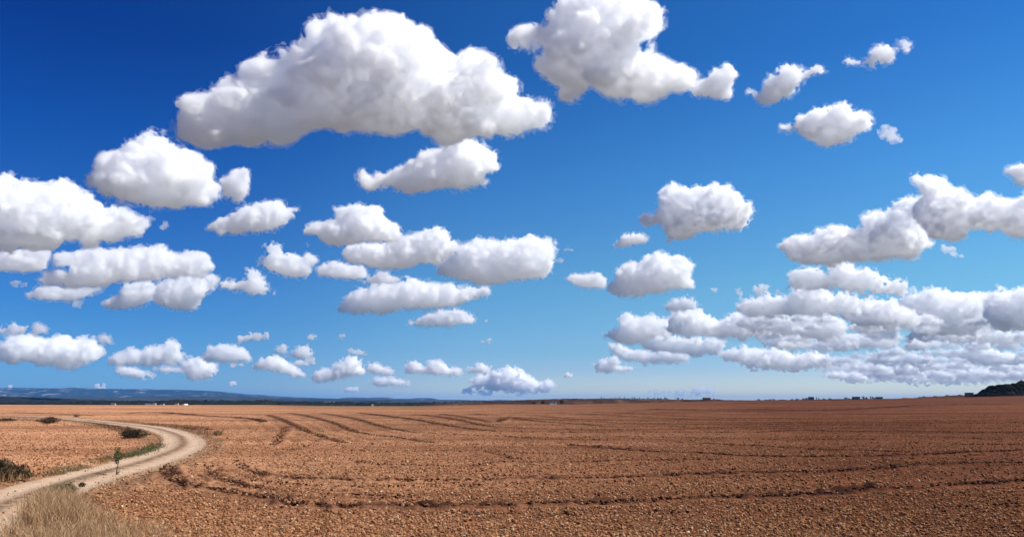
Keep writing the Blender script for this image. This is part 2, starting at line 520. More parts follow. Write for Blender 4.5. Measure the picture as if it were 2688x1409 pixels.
# olive fallow strip on the crest left of the middle
pr = g.math('DIVIDE', sx.outputs['X'], g.math('MAXIMUM', sx.outputs['Y'], 5.0))
st3 = g.math('MULTIPLY', g.mapr(pr, -0.30, -0.24), g.mapr(pr, -0.12, -0.09, 1.0, 0.0))
col = g.mix(g.math('MULTIPLY', st3, g.mapr(sx.outputs['Y'], 350, 362)), col, (0.15, 0.105, 0.05))
# beyond the crest: patchwork of dark scrub, fallow and stubble
vf = g.n('ShaderNodeTexVoronoi', feature='F1'); g.l(pos, vf.inputs['Vector']); vf.inputs['Scale'].default_value = 0.0028
vfc = g.n('ShaderNodeSeparateColor'); g.l(vf.outputs['Color'], vfc.inputs[0])
fc = g.mix(g.mapr(vfc.outputs[0], 0.3, 0.8), (0.09, 0.08, 0.05), (0.36, 0.26, 0.17))
fc = g.mix(g.mapr(g.noise(pos, 0.01, 4), 0.4, 0.6), fc, (0.10, 0.09, 0.06))
col = g.mix(g.mapr(sx.outputs['Y'], 470, 640), col, fc)
g.l(col, sb.inputs['Base Color'])
bmp = g.n('ShaderNodeBump'); bmp.inputs['Strength'].default_value = 0.9; bmp.inputs['Distance'].default_value = 0.05
hgt = g.math('ADD', g.math('MULTIPLY', g.math('SUBTRACT', 1.0, vor.outputs['Distance']), 0.6), g.math('MULTIPLY', fin, 0.8))
g.l(hgt, bmp.inputs['Height'])
nearb = g.math('SUBTRACT', 1.0, g.mapr(sx.outputs['Y'], 60, 240, 0.0, 0.85))
g.l(g.math('MULTIPLY', nearb, 0.9), bmp.inputs['Strength'])
g.l(bmp.outputs[0], sb.inputs['Normal'])

verts = verts[:-1]
cap_quads = []
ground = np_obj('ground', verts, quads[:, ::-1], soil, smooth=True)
tag(ground, 'ploughed reddish brown field', kind='structure')
for nm, dat in (('earth_shade', earth_shade), ('verge', grassy)):
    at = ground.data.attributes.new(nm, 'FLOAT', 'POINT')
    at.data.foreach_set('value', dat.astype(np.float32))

def relief_z(x, y):
    """field height without clods, for standing things on it"""
    return float(base_z(x, y)) + 0.05 * float(perlin(np.array([x / 7], np.float32), np.array([y / 5], np.float32), np.zeros(1, np.float32))[0])

# ------------------------------------------------------------------ dirt track
NX = 29
us = np.linspace(-TW - 0.25, TW + 0.25, NX)
tg = np.gradient(TRACK, axis=0)
tg /= np.linalg.norm(tg, axis=1)[:, None]
nrm = np.stack([-tg[:, 1], tg[:, 0]], 1)
sarc = np.concatenate([[0], np.cumsum(np.hypot(*np.diff(TRACK, axis=0).T))])
U, Sx = np.meshgrid(us, sarc)
wob = 0.12 * perlin(Sx.astype(np.float32) / 5, U.astype(np.float32) * 0, U.astype(np.float32) * 0)
tx = TRACK[:, 0][:, None] + nrm[:, 0][:, None] * U
ty = TRACK[:, 1][:, None] + nrm[:, 1][:, None] * U
f32 = lambda a: a.astype(np.float32)
edge = 0.16 * perlin(f32(Sx) / 0.8, f32(U) * 0 + np.sign(U).astype(np.float32) * 5, f32(U) * 0)
rut = 0.045 * (np.exp(-((np.abs(U + wob) - 0.85) / 0.33) ** 2))
hump = 0.045 * np.exp(-((U + wob) / 0.28) ** 2) * (1 + 0.8 * perlin(f32(Sx) / .5, f32(U), f32(U) * 0))
tz = base_z(tx, ty) - 0.035 + 0.14 * sstep(60, 105, ty) - rut + hump + 0.012 * perlin(f32(tx) / .5, f32(ty) / .5, f32(tx) * 0) - 0.14 * sstep(TW - 0.15, TW + 0.22, np.abs(U) + edge)
ns = len(sarc)
i = np.arange(ns - 1)[:, None]; j = np.arange(NX - 1)[None, :]
tq = np.stack(np.broadcast_arrays(i * NX + j, i * NX + j + 1, (i + 1) * NX + j + 1, (i + 1) * NX + j), -1).reshape(-1, 4)
tm, tt, tb = principled('packed_earth', rough=1.0, spec=0.05)
g = NT(tt)
pos = g.n('ShaderNodeNewGeometry').outputs['Position']
cr = g.attr('centre')
c = g.mix(g.mapr(g.noise(pos, 1.3, 5, 0.65), 0.35, 0.7), (0.50, 0.345, 0.225), (0.36, 0.215, 0.13))
c = g.mix(g.mapr(g.noise(pos, 14, 3, 0.7), 0.55, 0.75, 0, 0.5), c, (0.62, 0.5, 0.38))
c = g.mix(g.math('MULTIPLY', cr, g.mapr(g.noise(pos, 2.2, 4, 0.7), 0.3, 0.55), True), c, (0.15, 0.085, 0.045))
c = g.mix(g.math('MULTIPLY', g.attr('rut'), 0.55, True), c, (0.56, 0.41, 0.28))
c = g.mix(g.math('MULTIPLY', g.attr('rim'), 0.9, True), c, (0.27, 0.14, 0.08))
g.l(c, tb.inputs['Base Color'])
b_ = g.n('ShaderNodeBump'); b_.inputs['Distance'].default_value = 0.03; b_.inputs['Strength'].default_value = 0.7
g.l(g.noise(pos, 9, 5, 0.7), b_.inputs['Height']); g.l(b_.outputs[0], tb.inputs['Normal'])
track = np_obj('dirt_track', np.stack([tx, ty, tz], -1).reshape(-1, 3), tq, tm)
tag(track, 'pale dirt track with two wheel ruts curving through the field', kind='structure')
for nm, dat in (('rut', np.exp(-((np.abs(U + wob) - 0.85) / 0.3) ** 2)), ('centre', np.exp(-((U + wob) / 0.3) ** 2)), ('rim', sstep(TW - 0.45, TW, np.abs(U) + edge))):
    at = track.data.attributes.new(nm, 'FLOAT', 'POINT')
    at.data.foreach_set('value', f32(dat).ravel())
# ------------------------------------------------------------------ clods and stones
def ico(sub):
    bm = bmesh.new()
    bmesh.ops.create_icosphere(bm, subdivisions=sub, radius=1.0)
    v = np.array([q.co[:] for q in bm.verts], np.float32)
    f = np.array([[q.index for q in p.verts] for p in bm.faces], np.int32)
    bm.free()
    return v, f
ICO1, ICO2 = ico(1), ico(2)
def scatter_rocks(name, n, d0, d1, s0, s1, mat, seed, label, flat=0.7, power=1.0, base=ICO1, sizepow=2.2, keep=None):
    rs = np.random.RandomState(seed)
    # even over the ground of a sector that covers the view
    r = np.sqrt(rs.uniform(d0 ** (2 * power), d1 ** (2 * power), n) ** (1 / power))
    a = np.radians(rs.uniform(-37, 37, n))
    x, y = (r * np.sin(a)).astype(np.float32), (r * np.cos(a)).astype(np.float32)
    d, _, _ = line_dist(TRACK, x, y, 4.0)
    m = (d > TW - 0.25) | (rs.uniform(0, 1, n) < 0.02)
    for P, st in furrows:                       # the wheel furrows are pressed clear of loose clods
        fd, _, _ = line_dist(P, x, y, 7.0)
        w_ = 0.22 + 0.0032 * y
        stripe = 0.5 + 0.5 * np.cos(6.2832 * fd / (3.3 * w_)) * np.exp(-(fd / (10 * w_)) ** 2)
        m &= ((fd > 1.7 * w_) | (rs.uniform(0, 1, n) > 0.85 * min(st, 1.0))) & (rs.uniform(0, 1, n) > 0.5 * min(st, 1.0) * (stripe - 0.5) * 2)
    if keep is not None:
        m &= keep(x, y, rs)
    x, y = x[m], y[m]; n = len(x)
    s = (s0 + (s1 - s0) * rs.uniform(0, 1, n) ** sizepow).astype(np.float32)
    Z0 = x * 0
    z = base_z(x, y) + 0.05 * perlin(x / 7, y / 5, Z0) + 0.03 * perlin(x / 2.1, y / 1.7, Z0 + 4) + 0.02
    V, Fc = base
    k = len(V)
    # rough, angular lumps: every one with its own stretch and turn
    jit = rs.uniform(0.72, 1.25, (n, k, 1)).astype(np.float32)
    P = V[None] * jit * np.stack([rs.uniform(.7, 1.3, n), rs.uniform(.7, 1.3, n), rs.uniform(.45, .95, n) * flat / .7], 1)[:, None, :]
    t = rs.uniform(0, 6.283, n); c, sn = np.cos(t)[:, None], np.sin(t)[:, None]
    P = np.stack([P[..., 0] * c - P[..., 1] * sn, P[..., 0] * sn + P[..., 1] * c, P[..., 2]], -1)
    P = P * s[:, None, None] + np.stack([x, y, z + 0.25 * s], 1)[:, None, :]
    Fq = (Fc[None] + (np.arange(n) * k)[:, None, None]).reshape(-1, 3)
    o = np_obj(name, P.reshape(-1, 3), Fq, mat, smooth=False)
    return tag(o, label, kind='stuff')
def clod_mat(name, stops, rough=1.0):
    m, t, b = principled(name, rough=rough, spec=0.08)
    g = NT(t)
    gi = g.n('ShaderNodeNewGeometry')
    r = g.n('ShaderNodeValToRGB'); e = r.color_ramp.elements
    while len(e) > 1: e.remove(e[-1])
    for n, (p, c) in enumerate(stops):
        q = e[0] if n == 0 else e.new(p)
        q.position = p; q.color = (*c, 1)
    g.l(gi.outputs['Random Per Island'], r.inputs[0])
    nz = g.noise(gi.outputs['Position'], 30, 3, 0.7)
    sx = g.n('ShaderNodeSeparateXYZ'); g.l(gi.outputs['Position'], sx.inputs[0])
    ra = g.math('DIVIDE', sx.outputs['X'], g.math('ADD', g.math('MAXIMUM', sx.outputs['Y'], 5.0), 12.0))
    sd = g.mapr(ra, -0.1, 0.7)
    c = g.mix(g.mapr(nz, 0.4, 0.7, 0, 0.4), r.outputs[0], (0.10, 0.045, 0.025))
    c = g.mix(sd, c, g.mix(1.0, c, (.5, .42, .36), 'MULTIPLY'))  # clods take the same painted dimming towards the right
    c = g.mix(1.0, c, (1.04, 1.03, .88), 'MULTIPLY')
    g.l(c, b.inputs['Base Color'])
    return m
cm1 = clod_mat('dry_clod_earth', [(0, (.12, .05, .026)), (.3, (.28, .12, .06)), (.7, (.38, .185, .1)), (1, (.5, .3, .175))])
cm2 = clod_mat('pale_field_stone', [(0, (.36, .23, .14)), (.5, (.55, .39, .26)), (1, (.75, .6, .45))], 0.9)
def patchy(x, y, rs):
    q = perlin(x / 5, y / 3.5, x * 0 + 3)
    return rs.uniform(0, 1, len(x)) < np.clip(0.6 + 1.4 * q, 0.12, 1)
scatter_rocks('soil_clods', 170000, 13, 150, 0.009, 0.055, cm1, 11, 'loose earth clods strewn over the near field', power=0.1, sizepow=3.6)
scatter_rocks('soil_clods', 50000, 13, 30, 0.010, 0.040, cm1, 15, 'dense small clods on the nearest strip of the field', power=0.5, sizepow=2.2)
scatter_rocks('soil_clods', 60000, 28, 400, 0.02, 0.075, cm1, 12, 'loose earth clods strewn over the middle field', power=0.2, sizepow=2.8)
scatter_rocks('field_stones', 15000, 13, 160, 0.010, 0.042, cm2, 13, 'small pale stones on the near field', power=0.12, keep=patchy)
scatter_rocks('field_stones', 9000, 30, 380, 0.02, 0.06, cm2, 14, 'small pale stones on the middle field', power=0.2, keep=patchy, sizepow=3)
rst = np.random.RandomState(99)
k_ = np.nonzero((TRACK[:, 1] > 12) & (TRACK[:, 1] < 90))[0][:-1]
q_ = rst.choice(k_, 4200, p=(1 / TRACK[k_, 1]) / (1 / TRACK[k_, 1]).sum())
u_ = rst.uniform(-TW, TW, 4200)
p_ = TRACK[q_] + nrm[q_] * u_[:, None] + rst.uniform(-.25, .25, (4200, 2))
s_ = 0.006 + 0.03 * rst.uniform(0, 1, 4200) ** 4
P_ = ICO1[0][None] * rst.uniform(.7, 1.3, (4200, len(ICO1[0]), 1)) * s_[:, None, None] + np.stack([p_[:, 0], p_[:, 1], base_z(p_[:, 0], p_[:, 1]) - 0.055], 1)[:, None, :]
tag(np_obj('track_gravel', P_.reshape(-1, 3), (ICO1[1][None] + (np.arange(4200) * len(ICO1[0]))[:, None, None]).reshape(-1, 3), cm2, smooth=False), 'loose gravel on the dirt track', kind='stuff')
# clods thrown up along the furrows
rsf = np.random.RandomState(5)
fx, fy, fs = [], [], []
for P, st in furrows:
    L_ = np.hypot(*np.diff(P, axis=0).T); run_ = 0.0
    for (a, b), l_ in zip(zip(P[:-1], P[1:]), L_):
        ym = 0.5 * (a[1] + b[1])
        if ym > 130: continue
        run_ += l_
        n = rsf.poisson(min(run_ / 9, 1) * l_ * st * (32 if ym < 60 else 15) * max(0.4, 0.85 + 1.5 * float(perlin(np.array([a[0] / 3.1], np.float32), np.array([a[1] / 3.1], np.float32), np.zeros(1, np.float32))[0])))
        t = rsf.uniform(0, 1, n)[:, None]
        q = a + (b - a) * t + rsf.normal(0, 0.10 + 0.0016 * ym, (n, 2))
        fx += list(q[:, 0]); fy += list(q[:, 1]); fs += list((0.013 + 0.045 * rsf.uniform(0, 1, n) ** 1.6) * (0.75 + 0.3 * st) * (1 + 0.004 * ym))
x, y, s = np.array(fx, np.float32), np.array(fy, np.float32), np.array(fs, np.float32)
d_, _, _ = line_dist(TRACK, x, y, 4.0)
m = d_ > TW; x, y, s = x[m], y[m], s[m]
V, Fc = ICO1; n = len(x); k = len(V)
P = V[None] * rsf.uniform(.7, 1.3, (n, k, 1)) * np.array([1.1, 1, .8])
P = P * s[:, None, None] + np.stack([x, y, base_z(x, y) + 0.05 * perlin(x / 7, y / 5, x * 0) + 0.07], 1)[:, None, :]
cm3 = clod_mat('turned_clod_earth', [(0, (.03, .012, .008)), (.55, (.08, .032, .018)), (.82, (.2, .09, .05)), (1, (.38, .2, .12))])  # dark turned earth, with some furrow shade also in the colour
o = np_obj('furrow_clods', P.reshape(-1, 3), (Fc[None] + (np.arange(n) * k)[:, None, None]).reshape(-1, 3), cm3, smooth=False)
tag(o, 'dark clods turned up along the tractor furrows', kind='stuff')

# ------------------------------------------------------------------ grass and weeds
def blades(x, y, z, hgt, wid, lean, rs, seg=4):
    """curved tapering blades -> verts, quads"""
    n = len(x)
    az = rs.uniform(0, 6.283, n)
    la = lean * rs.uniform(0.2, 1.0, n)
    t = np.linspace(0, 1, seg + 1)[None, :]
    h_ = hgt[:, None]
    off = la[:, None] * h_ * t ** 2
    px = x[:, None] + np.cos(az)[:, None] * off
    py = y[:, None] + np.sin(az)[:, None] * off
    pz = z[:, None] + h_ * (t - 0.25 * la[:, None] * t ** 2)
    w = wid[:, None] * (1 - 0.85 * t) / 2
    fa = rs.uniform(0, 6.283, n)
    wx, wy = np.cos(fa)[:, None] * w, np.sin(fa)[:, None] * w
    A = np.stack([px - wx, py - wy, pz], -1); B = np.stack([px + wx, py + wy, pz], -1)
    V = np.stack([A, B], 2).reshape(n, -1, 3)
    m = V.shape[1]
    q = []
    for k in range(seg):
        q.append([2 * k, 2 * k + 1, 2 * k + 3, 2 * k + 2])
    Q = (np.array(q)[None] + (np.arange(n) * m)[:, None, None]).reshape(-1, 4)
    return V.reshape(-1, 3), Q
def plant_mat(name, stops, trans=0.25):
    m, t, b = principled(name, rough=0.75, spec=0.2)
    g = NT(t)
    gi = g.n('ShaderNodeNewGeometry')
    r = g.n('ShaderNodeValToRGB'); e = r.color_ramp.elements
    while len(e) > 1: e.remove(e[-1])
    for n, (p, c) in enumerate(stops):
        q = e[0] if n == 0 else e.new(p)
        q.position = p; q.color = (*c, 1)
    g.l(gi.outputs['Random Per Island'], r.inputs[0])
    g.l(r.outputs[0], b.inputs['Base Color'])
    tr = g.n('ShaderNodeBsdfTranslucent'); g.l(r.outputs[0], tr.inputs['Color'])
    mx = g.n('ShaderNodeMixShader'); mx.inputs[0].default_value = trans
    g.l(b.outputs[0], mx.inputs[1]); g.l(tr.outputs[0], mx.inputs[2])
    out = t.nodes['Material Output']
    g.l(mx.outputs[0], out.inputs['Surface'])
    return m
straw = plant_mat('dry_straw', [(0, (.18, .09, .04)), (.4, (.40, .235, .115)), (.8, (.58, .37, .19)), (1, (.72, .52, .30))])
olive = plant_mat('half_dry_weed', [(0, (.06, .055, .02)), (.5, (.15, .12, .05)), (1, (.32, .24, .11))])
green = plant_mat('fresh_weed', [(0, (.03, .045, .015)), (.6, (.07, .095, .03)), (1, (.17, .16, .065))])
brush = plant_mat('dead_brushwood', [(0, (.025, .014, .009)), (.6, (.07, .04, .022)), (1, (.19, .11, .055))], 0.1)
darkb = plant_mat('dark_scrub_leaves', [(0, (.012, .011, .006)), (.7, (.04, .032, .015)), (1, (.11, .08, .035))], 0.1)
leafm = plant_mat('sapling_leaves', [(0, (.03, .05, .015)), (.6, (.075, .11, .03)), (1, (.17, .19, .06))], 0.3)
twig = plant_mat('twig_bark', [(0, (.05, .028, .018)), (1, (.11, .06, .035))], 0.0)

def px_poly_points(poly, n, rs, extra=None):
    """random ground points whose picture place lies in a pixel polygon; even over the ground"""
    xs, ys = [p[0] for p in poly], [p[1] for p in poly]
    G_ = [ground_at(*p) for p in poly]
    gxs, gys = [p[0] for p in G_], [p[1] for p in G_]
    P = [(p[0], p[1]) for p in G_]
    out = []
    while sum(len(o) for o in out) < n:
        q = np.stack([rs.uniform(min(gxs), max(gxs), n), rs.uniform(min(gys), max(gys), n)], 1)
        d = seg_dist(q[:, 0].astype(np.float32), q[:, 1].astype(np.float32), P)
        out.append(q[d > 0])
    return np.concatenate(out)[:n]
def grass_patch(name, poly, n, h0, h1, lean, mat, seed, label, clump=0.0, wid=0.010, hfun=None):
    rs = np.random.RandomState(seed)
    q = px_poly_points(poly, n if not clump else max(6, n // 22), rs)
    if clump:
        c = q[rs.randint(0, len(q), n)]
        q = c + rs.normal(0, clump, (n, 2))
    x, y = q[:, 0].astype(np.float32), q[:, 1].astype(np.float32)
    h_ = rs.uniform(h0, h1, n).astype(np.float32)
    if hfun is not None:
        h_ = h_ * hfun(x, y)
    z = base_z(x, y) - 0.03
    V_, Q_ = blades(x, y, z, h_, rs.uniform(0.6, 1.4, n) * wid, lean, rs)
    o = np_obj(name, V_, Q_, mat, smooth=True)
    return tag(o, label, kind='stuff')
grass_patch('dry_grass', [(300, 1350), (430, 1372), (560, 1400), (560, 1470), (300, 1470)], 1500, 0.05, 0.2, 1.0, straw, 33,
            'last thin tufts of dry grass between the clods', clump=0.14, wid=0.011)
def bump_h(x, y):
    return np.clip(0.75 + 1.1 * perlin(x / 1.6, y / 1.6, x * 0 + 1), 0.25, 1.5)
grass_patch('dry_grass', [(-160, 1425), (0, 1412), (50, 1392), (95, 1345), (140, 1325), (205, 1335), (250, 1360), (300, 1392), (330, 1430), (300, 1500), (-200, 1500)], 14000, 0.20, 0.50, 0.85, straw, 21,
            'tall dry straw coloured grass in the near corner beside the track', clump=0.16, wid=0.013, hfun=bump_h)
grass_patch('dry_grass', [(85, 1352), (115, 1325), (165, 1322), (200, 1345), (190, 1390), (100, 1390)], 3800, 0.4, 0.72, 0.7, straw, 22,
            'tallest tuft of dry grass in the near corner', clump=0.2, wid=0.012)
grass_patch('dry_grass', [(200, 1330), (300, 1360), (430, 1400), (440, 1480), (200, 1480)], 5200, 0.12, 0.34, 0.9, straw, 23,
            'shorter dry grass thinning out towards the ploughed field', clump=0.18, wid=0.011)
grass_patch('stubble_weeds', [(380, 1392), (900, 1398), (1600, 1404), (2688, 1392), (2760, 1440), (2688, 1490), (380, 1490)], 4200, 0.05, 0.17, 1.0, straw, 24,
            'sparse low dry weeds among the nearest clods', clump=0.14, wid=0.011)
grass_patch('stubble_weeds', [(380, 1372), (1300, 1380), (2688, 1360), (2760, 1440), (380, 1440)], 2600, 0.04, 0.14, 1.0, olive, 25,
            'sparse olive weeds among the nearest clods', clump=0.10, wid=0.013)
grass_patch('roadside_weeds', crop(*C1, '740,745 800,715 860,695 960,675 1060,665 1140,640 1220,605 1290,575 1310,590 1250,630 1180,655 1080,680 950,700 860,715 790,735'), 4600, 0.04, 0.17, 0.9, green, 26,
            'strip of green weeds along the inner side of the bend', clump=0.3, wid=0.022)
grass_patch('roadside_weeds', crop(*C1, '380,825 450,795 560,790 700,760 720,775 560,810 420,840'), 1200, 0.06, 0.2, 0.9, olive, 27,
            'olive weeds on the inner verge of the near track', clump=0.2, wid=0.014)
grass_patch('roadside_weeds', crop(*C1, '700,395 850,415 1000,445 1100,470 1060,500 950,465 800,430 650,405'), 2600, 0.10, 0.32, 0.9, brush, 28,
            'dead brown weeds along the inner side of the far track', clump=0.5, wid=0.03)
grass_patch('roadside_weeds', crop(*C1, '900,385 1200,410 1450,430 1650,455 1780,500 1760,530 1640,480 1450,450 1150,415'), 3800, 0.08, 0.28, 0.9, brush, 29,
            'dead brown weeds along the outer side of the bend', clump=0.6, wid=0.03)
grass_patch('roadside_weeds', crop(*C1, '-40,362 110,358 330,365 560,385 560,395 330,400 100,385 -40,385'), 2200, 0.06, 0.2, 0.9, brush, 30,
            'dead weeds along the near side of the farthest stretch of track', clump=0.6, wid=0.04)
grass_patch('track_weeds', crop(*C1, '150,1030 260,990 500,900 760,835 970,778 985,786 760,848 520,915 280,1008 160,1050'), 1500, 0.03, 0.11, 0.9, olive, 31,
            'thin weeds on the hump between the wheel ruts', clump=0.15, wid=0.010)
grass_patch('track_weeds', crop(*C1, '440,950 560,930 600,960 570,1000 480,990'), 900, 0.08, 0.26, 0.9, olive, 32,
            'olive weeds on the field side of the near track', clump=0.12, wid=0.014)

def verge(name, n, u0, u1, h0, h1, mat, seed, label, reach=260, thr=0.0, wid=0.010):
    """blades scattered beside the track, in broken patches"""
    rs = np.random.RandomState(seed)
    k = np.nonzero((TRACK[:, 1] > 12) & (TRACK[:, 1] < 140))[0][:-1]
    wgt = 1 / TRACK[k, 1] ** 1.1
    q = rs.choice(k, n, p=wgt / wgt.sum())
    side = rs.choice([-1, 1], n)
    off_ = side * (TW + u0 + (u1 - u0) * rs.uniform(0, 1, n) ** 1.6)
    t = rs.uniform(0, 1, n)[:, None]
    p = TRACK[q] * (1 - t) + TRACK[q + 1] * t + nrm[q] * off_[:, None]
    x, y = p[:, 0].astype(np.float32), p[:, 1].astype(np.float32)
    m = perlin(x / 1.9, y / 1.9, x * 0 + seed) + 0.5 * perlin(x / .5, y / .5, x * 0) > thr
    x, y = x[m], y[m]; n = len(x)
    z = base_z(x, y) - 0.05
    V_, Q_ = blades(x, y, z, (rs.uniform(h0, h1, n) * (0.6 + y / 70)).astype(np.float32), rs.uniform(.6, 1.4, n) * wid * (0.7 + y / 60), 1.0, rs)
    return tag(np_obj(name, V_, Q_, mat), label, kind='stuff')
verge('verge_grass', 16000, -0.35, 0.9, 0.05, 0.17, straw, 61, 'broken fringe of short dry grass along both edges of the track', thr=-0.02)
verge('verge_grass', 7000, -0.3, 1.1, 0.04, 0.15, olive, 62, 'patchy olive weeds along both edges of the track', thr=0.14)
def bush(px, py, w_, h_, n, mats, seed, label, name='scrub_bush', spikes=0.3, lean=0.0):
    """a low shrub: woody stems and a ragged crown of small leaves and twigs"""
    rs = np.random.RandomState(seed)
    gx1, gy1, gz1 = ground_at(px, py)
    root = bpy.data.objects.new(name, None); link(root); root.location = (gx1, gy1, gz1 - 0.03)
    tag(root, label, 'shrub')
    # stems
    ns_ = 26
    V_, Q_ = [], []
    ends = []
    for k in range(ns_):
        a = rs.uniform(0, 6.283); rad = rs.uniform(0.05, 1) ** .7
        e = np.array([math.cos(a) * rad * w_ / 2 + lean * h_, math.sin(a) * rad * w_ / 2, h_ * (1 - 0.55 * rad ** 2) * rs.uniform(.7, 1.12)])
        b = e * np.array([.15, .15, 0])
        mid_ = (b + e) / 2 + rs.normal(0, .06 * h_, 3) + np.array([0, 0, .1 * h_])
        ends += [e, mid_]
        pts = [b, mid_, e]
        r0 = 0.012 * max(1, w_)
        base = len(V_)
        for n_, p in enumerate(pts):
            r = r0 * (1 - 0.38 * n_)
            for t in range(4):
                V_.append(p + r * np.array([math.cos(t * 1.571), math.sin(t * 1.571), 0]))
        for n_ in range(2):
            for t in range(4):
                Q_.append([base + 4 * n_ + t, base + 4 * n_ + (t + 1) % 4, base + 4 * n_ + 4 + (t + 1) % 4, base + 4 * n_ + 4 + t])
    np_obj('stems', np.array(V_), np.array(Q_), twig, parent=root)
    # leaves: clumps round the stem ends
    ends = np.array(ends)
    c = ends[rs.randint(0, len(ends), n)] + rs.normal(0, 1, (n, 3)) * np.array([w_, w_, h_]) * 0.085
    c[:, 2] = np.clip(c[:, 2], 0.02, None)
    lw = rs.uniform(0.6, 1.5, n) * 0.02 * max(1.0, w_ * 0.8)
    u = rs.normal(0, 1, (n, 3)); u /= np.linalg.norm(u, axis=1)[:, None]
    v = np.cross(u, rs.normal(0, 1, (n, 3))); v /= np.linalg.norm(v, axis=1)[:, None]
    ll = lw * rs.uniform(1.2, 2.6, n)
    P_ = np.stack([c - u * ll[:, None], c + v * lw[:, None] * .6, c + u * ll[:, None], c - v * lw[:, None] * .6], 1).reshape(-1, 3)
    np_obj('leaves', P_, np.arange(4 * n).reshape(-1, 4), mats[0], smooth=False, parent=root)
    # dead twigs and seed heads standing out of it
    m_ = int(160 * spikes) + 20
    a = rs.uniform(0, 6.283, m_); rr = rs.uniform(0, .5, m_)
    bx = (np.cos(a) * rr * w_ * 0.8).astype(np.float32); by = (np.sin(a) * rr * w_ * 0.8).astype(np.float32)
    Vb, Qb = blades(bx, by, bx * 0 + 0.1 * h_, (h_ * rs.uniform(.55, 1.25, m_) * (1 - rr)).astype(np.float32), rs.uniform(.6, 1.3, m_) * 0.014 * max(1, w_ * .7), 0.5, rs)
    np_obj('dry_twigs', Vb, Qb, mats[1], parent=root)
    return root
bush(4, 1262, 1.75, 0.72, 4200, (darkb, straw), 41, 'dark scrub bush with straw tops cut off by the left edge', spikes=3.0)
bush(52, 1257, 0.8, 0.34, 1500, (olive, straw), 42, 'small dry bush at the right foot of the dark scrub at the left edge', spikes=1.5)
bush(128, 1111, 2.7, 0.75, 2000, (brush, brush), 43, 'dead maroon bush on the near side of the far stretch of track', spikes=1.2)
bush(352, 1149, 2.1, 0.62, 2800, (darkb, brush), 44, 'dark brown bush inside the bend of the track, the larger one there', spikes=1.0)
bush(333, 1147, 0.8, 0.85, 600, (darkb, brush), 45, 'narrow spiky bush at the left end of the dark brown bush inside the bend', spikes=1.0)
bush(16, 1105, 2.8, 0.45, 1200, (brush, brush), 46, 'low dead bush at the left edge beside the far track', spikes=0.8)
bush(201, 1094, 1.2, 0.55, 500, (brush, brush), 47, 'tiny dark bush beyond the far stretch of track', spikes=0.5)
bush(573, 1143, 1.1, 0.5, 700, (olive, straw), 48, 'small grey weed clump outside the bend of the track', spikes=0.8)
bush(178, 1292, 0.45, 0.3, 420, (olive, straw), 49, 'small olive weed bush at the field edge near the tall dry grass', spikes=0.6)
bush(215, 1275, 0.26, 0.16, 120, (brush, brush), 50, 'tiny dead weed at the field edge between track and tall dry grass', spikes=0.3)

# the lone sapling on the field side of the track
rs = np.random.RandomState(3)
sx_, sy_, sz_ = ground_at(305, 1243)
root = bpy.data.objects.new('sapling', None); link(root); root.location = (sx_, sy_, sz_ - 0.03)
tag(root, 'thin green leaved sapling standing alone beside the near track', 'sapling')
H_ = 0.98
path = [(0, 0, 0), (.02, 0, .25), (.05, .01, .5), (.04, 0, .75), (.0, 0, H_ * .98)]
V_, Q_ = [], []
def tube(path, r0, r1):
    b0 = len(V_)
    for n_, p in enumerate(path):
        r = r0 + (r1 - r0) * n_ / (len(path) - 1)
        for t in range(6):
            V_.append((p[0] + r * math.cos(t * math.pi / 3), p[1] + r * math.sin(t * math.pi / 3), p[2]))
    for n_ in range(len(path) - 1):
        for t in range(6):
            Q_.append([b0 + 6 * n_ + t, b0 + 6 * n_ + (t + 1) % 6, b0 + 6 * n_ + 6 + (t + 1) % 6, b0 + 6 * n_ + 6 + t])
tube(path, 0.02, 0.007)
tips = [(.0, 0, H_)]
for k in range(13):
    z0 = rs.uniform(.3, .9); a = rs.uniform(0, 6.283); l_ = rs.uniform(.08, .2)
    p0 = (.04, 0, z0); p1 = (.04 + l_ * math.cos(a), l_ * math.sin(a), z0 + l_ * .7)
    tube([p0, ((p0[0] + p1[0]) / 2, (p0[1] + p1[1]) / 2, z0 + l_ * .25), p1], 0.007, 0.003)
    if z0 > .42: tips += [p1, ((p0[0] + p1[0]) / 2, (p0[1] + p1[1]) / 2, z0 + l_ * .3)]
np_obj('stem', np.array(V_), np.array(Q_), twig, parent=root)
tips = np.array(tips); n = 420
c = tips[rs.randint(0, len(tips), n)] + rs.normal(0, .045, (n, 3))
c[:, 2] += 0.02
u = rs.normal(0, 1, (n, 3)); u /= np.linalg.norm(u, axis=1)[:, None]
v = np.cross(u, rs.normal(0, 1, (n, 3))); v /= np.linalg.norm(v, axis=1)[:, None]
lw = rs.uniform(.014, .028, n)[:, None]
np_obj('leaves', np.stack([c - u * lw * 1.5, c + v * lw * .8, c + u * lw * 1.5, c - v * lw * .8], 1).reshape(-1, 3), np.arange(4 * n).reshape(-1, 4), leafm, smooth=False, parent=root)
c = np.array([.02, 0, .0]) + np.abs(rs.normal(0, 1, (60, 3))) * np.array([.05, .05, .12]) * np.array([1, 1, 1])
c[:, 0] -= .03
u = rs.normal(0, 1, (60, 3)); u /= np.linalg.norm(u, axis=1)[:, None]
v = np.cross(u, rs.normal(0, 1, (60, 3))); v /= np.linalg.norm(v, axis=1)[:, None]
np_obj('dead_leaves', np.stack([c - u * .03, c + v * .014, c + u * .03, c - v * .014], 1).reshape(-1, 3), np.arange(240).reshape(-1, 4), brush, smooth=False, parent=root)
